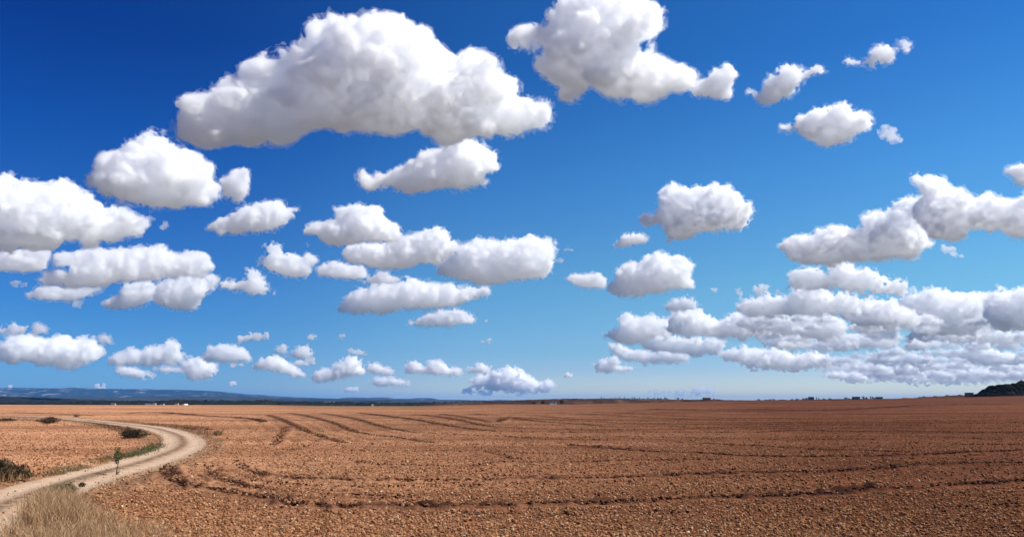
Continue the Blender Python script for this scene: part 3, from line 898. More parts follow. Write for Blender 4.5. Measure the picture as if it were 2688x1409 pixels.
# ------------------------------------------------------------------ distant land
def far_mat(name, ca, cb, cc, scale, bare=(0.55, 0.75)):
    m, t, b = principled(name, rough=1.0, spec=0.0)
    g = NT(t)
    pos = g.n('ShaderNodeNewGeometry').outputs['Position']
    nrm_ = g.n('ShaderNodeNewGeometry').outputs['Normal']
    c = g.mix(g.mapr(g.noise(pos, scale, 5, 0.65), 0.35, 0.65), ca, cb)
    c = g.mix(g.mapr(g.noise(pos, scale * 2.7, 4, 0.7), bare[0], bare[1], 0, 0.8), c, cc)
    g.l(c, b.inputs['Base Color'])
    return m
def ridge(name, crest, d0, d1, mat, label, rough=0.25, foot=-34.0, ncol=360, nrow=26, px0=-700, px1=3400, seed=0, peak=0.45, tree_h=0.0):
    """a range of hills; crest = picture rows of its skyline, seen from the field"""
    c = np.array(crest, float)
    px = np.linspace(px0, px1, ncol)
    t = np.linspace(0, 1, nrow)
    PX, Tt = np.meshgrid(px, t, indexing='ij')
    Y = d0 + (d1 - d0) * Tt
    Yp = d0 + (d1 - d0) * peak
    X = (PX - PW / 2) / F * Yp + (PX - PW / 2) / F * (Y - Yp) * 0.4
    top = CAMH - (np.interp(PX, c[:, 0], c[:, 1]) - HY) / F * Yp
    prof = np.where(Tt < peak, sstep(0, peak, Tt), 1 - 0.8 * sstep(peak, 1.0, Tt))
    hgt = np.maximum(top - foot, 0.5)
    sc_ = (d1 - d0) * 0.12
    nz = perlin(f32(X / sc_) + seed, f32(Y / sc_), f32(X * 0)) + 0.5 * perlin(f32(X / sc_ * 2.3) + seed, f32(Y / sc_ * 2.3), f32(X * 0) + 5) + 0.3 * perlin(f32(X / sc_ * 6) + seed, f32(Y / sc_ * 5), f32(X * 0) + 5)
    Z = foot + hgt * prof * (1 + rough * nz * (1 - np.exp(-((Tt - peak) / 0.12) ** 2)))
    fine_ = perlin(f32(X / sc_ * 30), f32(Y / sc_ * 4), f32(X * 0)) 
    Z = Z + prof * tree_h * (0.5 + fine_)
    v = np.stack([X, Y, Z], -1).reshape(-1, 3)
    i = np.arange(ncol - 1)[:, None]; j = np.arange(nrow - 1)[None, :]
    q = np.stack(np.broadcast_arrays(i * nrow + j, i * nrow + j + 1, (i + 1) * nrow + j + 1, (i + 1) * nrow + j), -1).reshape(-1, 4)
    o = np_obj(name, v, q[:, ::-1], mat)
    return tag(o, label, kind='structure')
m_blue = far_mat('far_range_scrub', (.012, .02, .022), (.028, .035, .03), (.36, .31, .27), 0.0011, (0.55, 0.66))
m_mid = far_mat('mid_range_scrub', (.018, .022, .018), (.05, .045, .03), (.12, .09, .06), 0.003)
m_dark = far_mat('near_woods', (.008, .010, .007), (.02, .02, .013), (.07, .05, .035), 0.02)
m_plat = far_mat('plateau_earth', (.022, .014, .012), (.07, .04, .03), (.13, .075, .05), 0.012, (0.5, 0.65))
ridge('far_hills', [(-700, 1019), (0, 1020), (60, 1017.5), (130, 1021), (200, 1018), (300, 1021), (400, 1021.5), (480, 1023), (560, 1026), (600, 1029), (640, 1033), (700, 1038), (760, 1041), (850, 1044.5),
      (900, 1046), (915, 1043.5), (930, 1042.5), (955, 1043), (965, 1045.5), (985, 1043), (1015, 1042.5), (1035, 1046), (1080, 1046), (1100, 1044), (1130, 1044.5), (1150, 1048), (1290, 1050), (1310, 1048.5), (1350, 1050),
      (1420, 1048), (1480, 1051), (1700, 1053), (3400, 1054)], 15500, 24000, m_blue, 'long blue range of hills', rough=0.3, ncol=900, nrow=60, peak=0.4)
ridge('mid_hills', [(-700, 1036), (0, 1038), (150, 1041), (300, 1043), (420, 1040), (560, 1041), (700, 1044), (850, 1046), (1000, 1048), (1150, 1049.5), (1300, 1052), (1500, 1052.5), (1700, 1055), (3400, 1056)],
      8500, 13500, m_mid, 'lower darker blue hills in front of the long range', rough=0.35, ncol=700, nrow=40, seed=40)
ridge('dark_hill', [(-700, 1040), (0, 1043.5), (70, 1043), (130, 1045), (200, 1048.5), (290, 1052), (360, 1054), (450, 1058), (600, 1062), (3400, 1070)],
      3800, 5200, m_dark, 'dark wooded hill on the left', rough=0.3, ncol=500, nrow=24, seed=77, tree_h=5)  # cloud shadow on this hill is put into its dark wood colour
ridge('valley_woods', [(-700, 1057), (0, 1058.5), (250, 1056), (330, 1054), (420, 1055), (470, 1052), (560, 1053), (640, 1054), (700, 1052.5), (760, 1056), (900, 1058), (1100, 1059), (1200, 1057), (1300, 1055), (1400, 1056), (1500, 1058), (3400, 1066)],
      1900, 2500, m_dark, 'dark strip of woods and hedges in the valley', rough=0.4, ncol=900, nrow=18, seed=12, tree_h=5)
ridge('plateau', [(-700, 1080), (900, 1075), (1130, 1062), (1220, 1056), (1300, 1053), (1340, 1051), (1400, 1049), (1440, 1047.5), (1500, 1046), (1560, 1046.5), (1640, 1047), (1740, 1047), (1760, 1048.5), (1850, 1049), (1950, 1050.5), (2050, 1050), (2200, 1047.5), (2340, 1046.5), (2390, 1045), (2420, 1042), (2500, 1038), (2560, 1036), (2640, 1033), (3400, 1020)],
      900, 1400, m_plat, 'dark reddish plateau beyond the field', rough=0.3, ncol=900, nrow=24, seed=3, tree_h=0.8, peak=0.5)
ridge('mesa', [(-700, 1100), (2500, 1065), (2575, 1037), (2590, 1034), (2602, 1024), (2616, 1016), (2640, 1014), (2662, 1011), (2668, 1008.5), (2700, 1006.5), (2760, 1003), (2900, 998), (3400, 990)],
      640, 900, m_dark, 'dark flat topped hill at the right edge', rough=0.45, ncol=900, nrow=40, px0=2440, px1=3400, seed=9, tree_h=2.6, foot=-10, peak=0.4)

# ---- trees on the skyline
trunkm = plant_mat('tree_bark', [(0, (.04, .03, .02)), (1, (.08, .055, .04))], 0.0)
crownm = plant_mat('tree_leaves', [(0, (.012, .018, .008)), (.7, (.03, .04, .018)), (1, (.06, .07, .03))], 0.1)
def tree_mesh(kind, seed):
    rs = np.random.RandomState(seed)
    V_, Q_ = [], []
    nb = 7
    pts = [(0, 0, 0), (.01, 0, .25), (0, .01, .55)]
    for n_, p in enumerate(pts):
        r = .035 * (1 - .25 * n_)
        for t in range(6): V_.append((p[0] + r * math.cos(t * 1.047), p[1] + r * math.sin(t * 1.047), p[2]))
    for n_ in range(2):
        for t in range(6): Q_.append([6 * n_ + t, 6 * n_ + (t + 1) % 6, 6 * n_ + 6 + (t + 1) % 6, 6 * n_ + 6 + t])
    tr = np_mesh('trunk', np.array(V_), np.array(Q_), trunkm)
    n = 520
    if kind == 'slim':
        t = rs.uniform(0, 1, n); a = rs.uniform(0, 6.283, n); r = .17 * np.sin(np.pi * (0.12 + 0.86 * t)) ** .7 * rs.uniform(.2, 1, n) ** .5
        c = np.stack([r * np.cos(a), r * np.sin(a), .12 + .88 * t], 1)
    else:
        k = 9
        cc = np.stack([rs.uniform(-.28, .28, k), rs.uniform(-.28, .28, k), rs.uniform(.42, .82, k)], 1)
        u = rs.normal(0, 1, (n, 3)); u /= np.linalg.norm(u, axis=1)[:, None]
        c = cc[rs.randint(0, k, n)] + u * (rs.uniform(.3, 1, n) ** .5 * .19)[:, None]
    u = rs.normal(0, 1, (n, 3)); u /= np.linalg.norm(u, axis=1)[:, None]
    v = np.cross(u, rs.normal(0, 1, (n, 3))); v /= np.linalg.norm(v, axis=1)[:, None]
    s = rs.uniform(.02, .05, n)[:, None]
    cr = np_mesh('crown', np.stack([c - u * s, c + v * s, c + u * s, c - v * s], 1).reshape(-1, 3), np.arange(4 * n).reshape(-1, 4), crownm, smooth=False)
    return tr, cr
TREES = {k: [tree_mesh(k, s) for s in (1, 2, 3)] for k in ('slim', 'broad')}
def place(px, row, Y):
    """world point at depth Y seen at that picture place"""
    return ((px - PW / 2) / F * Y, Y, CAMH - (row - HY) / F * Y)
_tn = [0]
def tree(px, base_row, top_row, Y, kind, label, group, wide=1.0):
    x, y, z = place(px, base_row + 1.0, Y)
    h_ = (base_row + 1.0 - top_row) / F * Y
    _tn[0] += 1
    tr, cr = TREES[kind][_tn[0] % 3]
    r = bpy.data.objects.new('tree', None); link(r)
    r.location = (x, y, z); r.rotation_euler = (0, 0, _tn[0] * 1.7); r.scale = (h_ * wide, h_ * wide, h_)
    tag(r, label, 'tree', group)
    link(bpy.data.objects.new('trunk', tr), r); link(bpy.data.objects.new('crown', cr), r)
    return r
rs = np.random.RandomState(8)
def prow(px):   # skyline of the plateau / field crest there
    e = float(np.interp(px, EDGE[:, 0], EDGE[:, 1]))
    p = float(np.interp(px, [1130, 1300, 1400, 1500, 1740, 1850, 1950, 2050, 2200, 2340, 2390, 2420, 2500, 2560, 2640], [1062, 1053, 1049, 1046, 1047, 1049, 1050.5, 1050, 1047.5, 1046.5, 1045, 1042, 1038, 1036, 1033]))
    return min(e, p)
for k in range(26):
    px = 1574 + 6.3 * k + rs.uniform(-2, 2)
    b = prow(px)
    tree(px, b + 1, b - rs.uniform(1.5, 5.0), 1150, 'slim', 'small dark pointed tree in the close row on the dark plateau', 'row of trees on the plateau', 1.3)
for px, hh in ((1728, 3), (1740, 5), (1745, 4)):
    tree(px, prow(px) + 1, prow(px) - hh, 1150, 'slim', 'small dark tree just past the right end of the plateau tree row', 'trees past the plateau row', 1.5)
for px, hh, wd in ((1775, 4, 2.2), (1785, 3, 2), (1868, 4, 2), (1985, 3.5, 3), (2002, 3, 3), (2012, 4, 2.4), (2023, 3.5, 2.6), (2070, 4, 2.4), (2082, 4.5, 2.6), (2098, 4.5, 2.2), (2108, 6, 2), (2133, 6.5, 1.2), (2139, 5, 1.4), (2152, 4, 2.4), (2168, 4, 2.4),
                   (2209, 5, 2.2), (2216, 3.5, 2), (2228, 3.5, 2), (2256, 7, 1.6), (2262, 6, 1.6), (2273, 7.5, 1), (2280, 6, 1.8), (2286, 5, 2.2), (2292, 6, 2)):
    tree(px, prow(px) + 1, prow(px) - hh, 1100, 'broad' if wd > 1.5 else 'slim', 'small dark tree on the bare skyline right of centre', 'scattered trees on the skyline', wd * 0.8)
for px, hh, wd in ((2400, 3, 3), (2412, 4, 3), (2440, 3, 4), (2470, 3, 4), (2505, 3, 4), (2555, 4, 4), (2568, 4, 4), (2580, 4, 3)):
    tree(px, prow(px) + 1, prow(px) - hh, 1000, 'broad', 'low dark tree on the rise leading up to the mesa', 'trees on the rise below the mesa', wd * 0.7)
for px, b, t_, Y, wd, lab in ((220, 1063, 1051, 460, 1.0, 'dark tree on the field crest in front of the dark wooded hill'),
                              (945, 1066, 1057, 470, 0.9, 'dark round tree on the field crest left of the sky centre'),
                              (1068, 1066, 1060, 470, 1.4, 'low dark bushy tree on the field crest right of the dark round tree'),
                              (995, 1066.5, 1061, 470, 2.0, 'low dark tree between the two trees on the field crest'),
                              (552, 1060, 1048, 1900, 1.1, 'dark tree rising above the valley woods'),
                              (742, 1062, 1055, 520, 2.5, 'wide dark tree clump at the end of the valley woods'),
                              (1100, 1066, 1060, 470, 1.6, 'low tree at the right end of the olive strip on the crest'),
                              (1472, 1062, 1049, 700, 1.3, 'large dark tree right of the pale farm building'),
                              (1425, 1061, 1050, 700, 1.7, 'dark tree left of the pale farm building'),
                              (1400, 1061, 1053, 700, 2.0, 'lower dark tree farther left of the pale farm building'),
                              (20, 1063, 1059, 470, 4.0, 'low wide dark bush on the crest near the left edge')):
    tree(px, b, t_, Y, 'broad', lab, None, wd)

# ---- buildings
wallw = principled('lime_wash', (.75, .72, .68), 0.8)[0]
walld = principled('dark_stone', (.10, .085, .075), 0.9)[0]  # one even dark stone for the skyline houses
wallp = principled('pale_render', (.5, .42, .34), 0.85)[0]
roofr = principled('clay_tile', (.26, .10, .06), 0.9)[0]
roofd = principled('dark_slate', (.04, .035, .035), 0.9)[0]
glassd = principled('window_glass', (.02, .025, .03), 0.2, 0.5)[0]
def box_mesh(name, x0, x1, y0, y1, z0, z1, mat, parent):
    v = [(x, y, z) for z in (z0, z1) for x, y in ((x0, y0), (x1, y0), (x1, y1), (x0, y1))]
    q = [(0, 3, 2, 1), (4, 5, 6, 7), (0, 1, 5, 4), (1, 2, 6, 5), (2, 3, 7, 6), (3, 0, 4, 7)]
    return np_obj(name, np.array(v), np.array(q), mat, smooth=False, parent=parent)
def house(px, base_row, wpx, hpx, Y, wm, rm, label, name='house', flat=False, nwin=2, group=None):
    x, y, z = place(px, base_row, Y)
    w_, h_ = wpx / F * Y, hpx / F * Y
    r = bpy.data.objects.new(name, None); link(r); r.location = (x, y, z)
    tag(r, label, 'house' if name == 'house' else 'building', group)
    d = max(0.7 * w_, 5.0); wh = h_ * (0.92 if flat else 0.68)
    W = box_mesh('wall', -w_ / 2, w_ / 2, 0, d, -2.5, wh, wm, r)
    if flat:
        box_mesh('roof', -w_ / 2 - .2, w_ / 2 + .2, -.2, d + .2, wh, h_, rm, r)
    else:
        e = 0.05 * w_
        v = [(-w_ / 2 - e, -e, wh), (w_ / 2 + e, -e, wh), (w_ / 2 + e, d + e, wh), (-w_ / 2 - e, d + e, wh), (-w_ / 2 - e, d / 2, h_), (w_ / 2 + e, d / 2, h_)]
        me = bpy.data.meshes.new('roof'); me.from_pydata(v, [], [(0, 1, 5, 4), (2, 3, 4, 5), (0, 4, 3), (1, 2, 5), (0, 3, 2, 1)]); me.materials.append(rm)
        link(bpy.data.objects.new('roof', me), r)
    for k in range(nwin):
        cx_ = w_ * ((k + 1) / (nwin + 1) - .5) * (1 if k else 1.1)
        box_mesh('window', cx_ - .06 * w_, cx_ + .06 * w_, -.06, .1, wh * .45, wh * .75, glassd, r)
    box_mesh('door', -w_ * .06 + (0.0 if nwin % 2 == 0 else w_ * .25), w_ * .06 + (0.0 if nwin % 2 == 0 else w_ * .25), -.05, .1, 0, wh * .5, roofd, r)
    return r
house(1850, 1052, 18, 9, 1120, walld, roofd, 'dark gabled farmhouse alone on the skyline right of the plateau tree row')
house(2121, 1050, 12, 8.5, 1080, walld, roofd, 'dark square house among the trees on the bare skyline', flat=True)
house(2238, 1049, 16, 8, 1080, walld, roofd, 'dark house left of a tree clump on the skyline', flat=True)
house(2298, 1048.5, 14, 7, 1080, walld, roofd, 'dark house right of a tree clump on the skyline', flat=True)
house(2533, 1040, 17, 9.5, 950, walld, roofd, 'dark blocky house on the rise below the mesa', flat=True)
house(2366, 1048, 10, 5, 980, wallp, roofr, 'small pale house where the rise towards the mesa begins')
house(2377, 1048, 6, 4, 985, wallw, roofr, 'tiny white shed right of the small pale house')
house(1451, 1059.5, 17, 5.5, 690, wallw, roofd, 'pale low farm building among dark trees at the foot of the plateau', 'farm_building', True, 3)
house(494, 1064, 4.5, 7, 455, wallw, roofd, 'narrow white hut on the field crest left of centre', 'hut', False, 1)
house(405, 1060, 22, 3.2, 1850, wallp, roofr, 'long pale farm building in front of the valley woods', 'farm_building', True, 3)
house(418, 1060.5, 6, 4, 1840, wallp, roofr, 'small gabled house at the end of the long pale farm building', 'house')
house(437, 1062, 10, 3.5, 1500, wallp, roofr, 'low tan shed between the small gabled house and the narrow white hut', 'shed', True, 1)
house(311, 1062, 10, 4.5, 1500, wallp, roofr, 'orange roofed shed alone in the valley on the left', 'shed', False, 1)
house(475, 1060.5, 8, 3, 1800, wallp, roofr, 'small tan building behind the narrow white hut', 'shed', True, 1)
house(865, 1056, 14, 2.6, 6500, wallw, roofr, 'tiny long white building in the blue distance', 'building', True, 3)
house(885, 1056, 7, 3.2, 6400, wallw, roofr, 'tiny white building next to the tiny long one in the blue distance', 'building', True, 1)
house(982, 1063, 4, 3, 1700, wallw, roofr, 'tiny white shed behind the trees on the field crest', 'shed', False, 1)
house(1100, 1061, 9, 3, 2300, wallp, roofr, 'tiny tan shed in the valley below the far hills', 'shed', True, 1)

# masts on the plateau
def mast(px, b, t_, Y, label):
    x, y, z = place(px, b, Y); h_ = (b - t_) / F * Y
    r = bpy.data.objects.new('mast', None); link(r); r.location = (x, y, z); tag(r, label, 'mast')
    v, q = [], []
    for zz_, rr2 in ((-2, .22), (h_, .12)):
        for k in range(8): v.append((rr2 * math.cos(k * .785), rr2 * math.sin(k * .785), zz_))
    for k in range(8): q.append((k, (k + 1) % 8, 8 + (k + 1) % 8, 8 + k))
    steel = bpy.data.materials.get('mast_steel') or principled('mast_steel', (.35, .36, .38), 0.5)[0]
    np_obj('pole', np.array(v), np.array(q), steel, parent=r)
    box_mesh('crossarm', -1.2, 1.2, -.1, .1, h_ - 1.2, h_ - 1.0, steel, r)
mast(1765, 1049, 1034, 1150, 'thin grey mast over the low trees left of the lone farmhouse')
mast(1866, 1049, 1036, 1150, 'thin grey mast just right of the lone farmhouse')

# ------------------------------------------------------------------ haze: the air over the plain
hm = bpy.data.materials.new('haze_air')
hm.use_nodes = True
ht = hm.node_tree
ht.nodes.clear()
pv = ht.nodes.new('ShaderNodeVolumePrincipled')
pv.inputs['Color'].default_value = (*HAZE_COL, 1)
pv.inputs['Density'].default_value = HAZE_D
pv.inputs['Anisotropy'].default_value = 0.0
ho = ht.nodes.new('ShaderNodeOutputMaterial')
ht.links.new(pv.outputs[0], ho.inputs['Volume'])
hz = box_mesh('haze', -47000, 47000, -47000, 47000, -75, 350, hm, None)
tag(hz, 'thin blue haze over the plain', kind='stuff')

G1, G2, G3, G4 = 'large cumulus clouds high in the sky', 'middle row of cumulus clouds', 'low bank of clouds over the far horizon', 'small cloud scraps'
def puffs_of_the_bank():
    """small broken puffs that crowd the low bank, in level rows that get flatter towards the horizon"""
    rs = np.random.RandomState(77)
    out = []
    for y, n, w, x0 in ((905, 7, 150, -60), (950, 7, 150, 120), (1000, 8, 140, -40), (1050, 8, 135, 200), (1092, 7, 130, 500), (1140, 8, 140, 380), (1178, 7, 150, 560), (1212, 5, 170, 700)):
        for k in range(n):
            cx = x0 + (1640 - x0) * (k + rs.uniform(0.1, 0.9)) / n
            cy = y + rs.uniform(-14, 14)
            ww = w * rs.uniform(0.55, 1.25); hh = ww * rs.uniform(0.17, 0.3) * (1.25 if y < 1080 else 0.8)
            m = 9
            top = [(cx - ww / 2 + ww * q / m, cy - hh * (math.sin(math.pi * q / m) ** 0.6) * rs.uniform(0.55, 1.15)) for q in range(1, m)]
            pts = [(cx - ww / 2, cy)] + top + [(cx + ww / 2, cy + rs.uniform(-4, 4)), (cx + ww * .2, cy + hh * .22), (cx - ww * .25, cy + hh * .2)]
            out.append(('K', pts, 'small white puff of cloud crowded into the low bank on the right', 'small puffs of the low bank', dict(bank=True)))
    return out
CLOUDS = [
('B', T('60,880 85,740 140,680 150,600 230,600 320,600 370,540 400,515 480,510 500,430 560,400 610,360 640,345 660,410 730,370 770,335 820,320 850,280 890,275 940,290 940,210 980,120 1060,92 1110,115 1210,130 1250,130 1310,95 1350,75 1430,100 1490,150 1520,145 1560,180 1650,190 1700,240 1745,290 1760,330 1820,380 1880,400 1930,345 1980,328 2070,340 2130,390 2130,430 2090,460 2150,490 2250,525 2275,570 2240,610 2190,650 2290,645 2370,650 2420,640 2480,680 2495,780 2470,835 2380,840 2290,855 2230,890 2080,890 1960,880 1880,905 1780,935 1700,910 1660,870 1620,810 1560,850 1480,870 1400,880 1340,845 1250,830 1150,835 1050,820 950,840 880,870 830,910 740,925 660,915 580,895 480,900 390,930 280,955 180,920 120,890'), 'largest white cumulus cloud, broad dome with shaded mauve grey underside', G1),
('B', T('1225,1150 1260,1100 1310,1110 1290,1140 1350,1125 1400,1145 1480,1100 1540,1105 1570,1040 1620,1030 1690,985 1730,980 1780,985 1830,930 1900,908 1980,905 2050,935 2080,970 2140,1010 2090,1040 2145,1070 2145,1105 2080,1120 2040,1160 2110,1170 2080,1200 1980,1225 1760,1225 1640,1255 1560,1250 1480,1215 1350,1235 1270,1225'), 'shark shaped cloud with a long hooked tail just below the largest cloud', G1),
('C', T('95,310 150,270 200,225 260,230 310,220 330,265 440,245 490,190 460,130 530,40 550,-40 700,-90 1000,-110 1200,-60 1290,0 1330,40 1370,90 1430,100 1400,140 1430,230 1360,260 1260,330 1180,330 1200,400 1230,460 1270,430 1300,395 1340,400 1340,450 1400,480 1460,520 1560,550 1660,580 1710,640 1690,710 1600,770 1480,755 1400,800 1380,840 1300,860 1170,875 1080,830 1020,790 960,800 890,790 830,720 760,780 690,850 600,850 530,820 550,760 480,680 400,610 370,580 370,510 410,450 430,420 360,390 320,435 290,380 210,410 120,420'), 'tall bright white cloud cut off by the top edge of the picture', G1),
('C', T('1610,780 1700,700 1780,670 1830,590 1900,590 1920,530 1980,520 2020,560 2030,600 2060,610 2030,680 1990,720 2020,790 1990,845 1880,835 1780,825 1690,820'), 'small triangular cloud touching the tip of the tall cloud at the top edge', G1),
('D', T('165,530 210,500 270,490 300,550 340,460 385,395 440,385 500,330 560,305 640,320 690,350 750,320 800,290 850,295 840,330 890,375 830,380 740,400 690,420 640,460 640,520 580,575 500,580 420,645 340,645 265,620 250,570'), 'slanting spindle shaped cloud with frayed wisps trailing from its upper end', G1),
('D', T('1020,250 1060,210 1100,250 1160,260 1220,255 1260,200 1270,140 1320,100 1400,130 1460,170 1530,140 1480,90 1530,70 1590,90 1630,180 1590,205 1530,180 1480,210 1470,260 1400,290 1300,290 1290,325 1230,310 1190,290 1110,290 1050,285'), 'thin frayed wisp of cloud with curled ends, highest on the right', G1),
('D', T('455,850 500,815 540,800 610,795 620,750 730,720 750,680 820,660 920,650 1010,635 1080,655 1130,685 1200,690 1240,740 1290,795 1260,850 1190,870 1150,890 1110,910 1090,950 1040,970 970,970 930,1000 860,995 810,995 790,940 720,940 660,890 610,860 550,890 500,850 470,885'), 'lone diamond shaped cloud under the two frayed wisps in the upper right', G1),
('D', T('1310,870 1380,830 1440,850 1500,890 1520,950 1460,955 1410,960 1350,910'), 'little puff drifting off the right end of the diamond shaped cloud', G4),
('A', T('740,570 760,540 820,520 850,460 830,400 900,350 960,330 1060,330 1090,290 1140,260 1220,225 1280,205 1300,170 1330,155 1350,190 1430,190 1470,230 1480,270 1540,290 1580,330 1640,320 1700,360 1760,400 1780,440 1860,425 1895,480 1870,540 1880,590 1930,620 1960,660 1950,740 1880,780 1760,815 1640,790 1580,825 1450,820 1340,830 1270,800 1180,770 1080,760 980,720 860,670 770,640'), 'tent shaped cumulus cloud rising to one pointed peak below left of the largest cloud', G1),
('A', T('1950,600 2000,540 2060,520 2090,480 2180,470 2215,520 2210,600 2210,680 2160,730 2110,790 2060,740 1990,720 1970,660'), 'small upright cloud beside the foot of the tent shaped cloud', G1),
('A', T('-150,560 0,545 60,550 150,590 220,610 290,600 350,630 430,630 500,590 600,590 650,630 720,680 780,700 830,760 890,810 970,790 1010,830 1050,860 1090,815 1150,840 1220,900 1280,940 1340,900 1390,960 1330,960 1260,1050 1200,1070 1100,1100 1010,1140 920,1110 830,1150 780,1160 740,1120 640,1110 560,1130 500,1180 440,1170 330,1180 200,1190 80,1200 0,1190 -150,1190'), 'big grey bellied cloud running out of the left edge with a crumbling tip', G1),
('E', T('-60,170 0,165 60,155 140,160 260,150 330,150 390,130 380,200 350,240 340,290 280,330 200,325 100,310 0,325 -60,320'), 'cloud at the left edge tucked under the big grey bellied cloud', G1),
('F', T('507,578 540,555 575,545 610,520 660,510 700,500 712,510 722,525 760,520 735,535 735,548 700,575 650,580 600,588 540,585'), 'leaf shaped cloud with a pointed beak below the small upright cloud', G2),
('E', T('385,240 420,190 480,170 560,180 640,170 740,145 830,160 920,150 1000,150 1080,135 1105,180 1150,160 1220,150 1270,190 1360,195 1470,175 1560,200 1570,250 1610,290 1540,310 1550,340 1500,370 1380,350 1240,370 1100,380 980,390 870,405 780,430 640,430 480,430 350,430 300,400 300,370 340,330 440,310 520,320 540,290 460,290 400,275'), 'long lumpy flat bottomed cloud, widest of the middle row on the left', G2),
('E', T('1240,400 1330,370 1440,350 1540,340 1620,345 1640,400 1600,450 1520,500 1490,570 1420,600 1340,600 1270,590 1180,560 1160,490 1190,420'), 'bright knobbly lobe hanging under the right end of the long lumpy cloud', G2),
('E', T('930,430 1000,400 1100,390 1180,410 1170,480 1130,540 1080,555 1030,590 960,600 800,600 750,580 800,520 870,495 910,500'), 'grey based cloud with a low white toe under the long lumpy cloud', G2),
('E', T('200,520 230,480 290,435 400,430 520,440 640,435 760,430 790,440 720,490 640,520 560,545 430,545 300,530'), 'narrow slab of cloud under the left end of the long lumpy cloud', G2),
('E', T('1620,420 1680,390 1740,395 1800,390 1860,360 1840,310 1900,280 1950,340 1990,380 2000,440 2070,470 2060,490 2000,470 1970,505 1900,490 1800,470 1700,460'), 'ragged cloud bridging the long lumpy cloud and the next one along', G2),
('E', T('1915,265 1980,220 2020,180 1990,130 2060,125 2120,120 2120,170 2200,200 2270,210 2310,180 2360,195 2390,240 2350,280 2340,330 2280,380 2180,370 2080,330 1980,290'), 'cloud with a small ragged horn on top, left of the stacked cloud pair', G2),
('G', T('200,490 260,470 350,455 420,480 500,490 540,540 520,570 400,575 280,550 210,550'), 'oval cloud below the stacked pair in the middle of the sky', G2),
('G', T('490,590 560,540 640,520 700,550 745,545 740,590 640,600 520,605'), 'thin low cloud wedged between the oval cloud and the long sloping cloud', G2),
('G', T('110,265 180,215 250,200 330,180 345,110 410,95 510,90 620,110 615,180 700,210 740,260 760,305 700,325 560,325 430,335 330,345 240,330 200,285'), 'hat shaped cloud with a raised crown, upper one of the stacked pair', G2),
('G', T('370,380 400,345 520,335 640,335 760,310 830,275 920,265 960,245 1020,245 1045,290 1060,330 1110,330 1110,375 1050,440 980,475 860,450 780,490 660,510 560,500 460,470 370,440'), 'puffy cloud with a tall knob on its right, lower one of the stacked pair', G2),
('G', T('965,520 1010,460 1080,410 1120,365 1200,340 1260,320 1360,340 1440,320 1500,320 1580,295 1640,310 1700,305 1735,350 1745,390 1710,430 1705,520 1670,565 1600,555 1500,570 1400,595 1300,600 1220,585 1160,565 1040,550 970,545'), 'blocky bright cloud with a blunt right end beside the stacked pair', G2),
('G', T('340,770 380,700 430,650 510,640 580,600 680,600 750,590 790,560 830,565 880,600 960,600 1060,605 1100,625 1180,620 1230,640 1270,620 1325,650 1280,680 1170,690 1110,740 1000,745 940,760 830,750 700,770 560,790 450,780 400,770'), 'long sloping cloud tapering to the right below the blocky cloud', G2),
('G', T('765,850 840,828 930,790 1000,775 1070,770 1130,765 1190,800 1230,830 1200,855 1110,860 1060,870 980,865 900,875 835,870'), 'slender cloud just below the long sloping cloud', G2),
('G', T('1240,850 1290,815 1315,825 1290,845'), 'scrap of cloud off the right tip of the slender cloud', G4),
('G', T('1235,970 1280,960 1310,950 1370,965 1340,978 1260,978'), 'small flat scrap alone in the pale middle of the sky', G4),
('G', T('1755,380 1800,360 1875,380 1830,390'), 'white scrap right of the blunt end of the blocky cloud', G4),
('G', T('1725,455 1750,425 1790,445 1770,470'), 'faint scrap just below another white scrap beside the blocky cloud', G4),
('G', T('140,945 170,928 205,940 175,958'), 'first of two round specks of cloud over the low central clouds', G4),
('G', T('338,940 365,926 387,940 360,955'), 'second of two round specks of cloud over the low central clouds', G4),
('G', T('115,360 150,328 160,345 130,372'), 'faint smudge of cloud left of the puffy cloud with a tall knob', G4),
('G', T('873,930 908,905 916,930 890,936'), 'tiny scrap below the slender cloud', G4),
('H', T('640,180 640,130 680,90 720,85 770,95 850,100 900,110 940,90 1000,95 1030,90 1070,130 1110,150 1120,190 1170,210 1190,240 1155,290 1130,315 1060,330 960,335 900,350 860,360 840,390 760,395 690,410 680,380 650,340 660,310 620,300 570,315 525,300 525,275 560,270 590,290 620,260 650,230'), 'box shaped cloud standing alone right of the sky centre with a small left horn', G2),
('H', T('360,430 400,410 420,375 480,360 520,365 570,385 575,420 500,430 440,445 395,450'), 'small lens shaped cloud below left of the box shaped cloud', G2),
('H', T('75,635 120,600 200,605 230,598 290,605 315,640 320,680 260,690 190,690 120,665'), 'flat oval cloud joined to the left tip of the cauliflower cloud', G2),
('H', T('320,690 380,640 385,590 430,565 490,545 550,540 560,500 620,480 670,490 700,510 740,490 780,515 830,545 815,590 820,640 840,695 780,695 720,690 620,700 520,725 420,725 350,705'), 'crisp cauliflower cloud with a grey flat base below the box shaped cloud', G2),
('H', T('665,800 700,770 760,755 820,755 855,780 840,800 760,820 690,820'), 'small oval cloud resting on the top of the long low cloud bank', G3),
('H', T('905,715 940,690 990,695 960,720'), 'faint scrap right of the cauliflower cloud', G4),
('H', T('1082,712 1105,688 1122,715 1100,728'), 'speck of cloud above the left part of the low bank', G4),
('K', T('195,485 250,465 310,440 340,420 420,425 440,385 520,380 570,395 640,400 700,380 660,340 700,290 760,280 810,300 850,260 930,210 990,215 1030,200 1040,260 1010,300 1000,350 1040,430 1080,480 1010,500 990,545 930,560 880,545 780,565 700,570 600,565 520,590 400,580 290,575 250,540 260,510'), 'long slanting cloud with a dark flat belly on the right, lower half of the pair', G1),
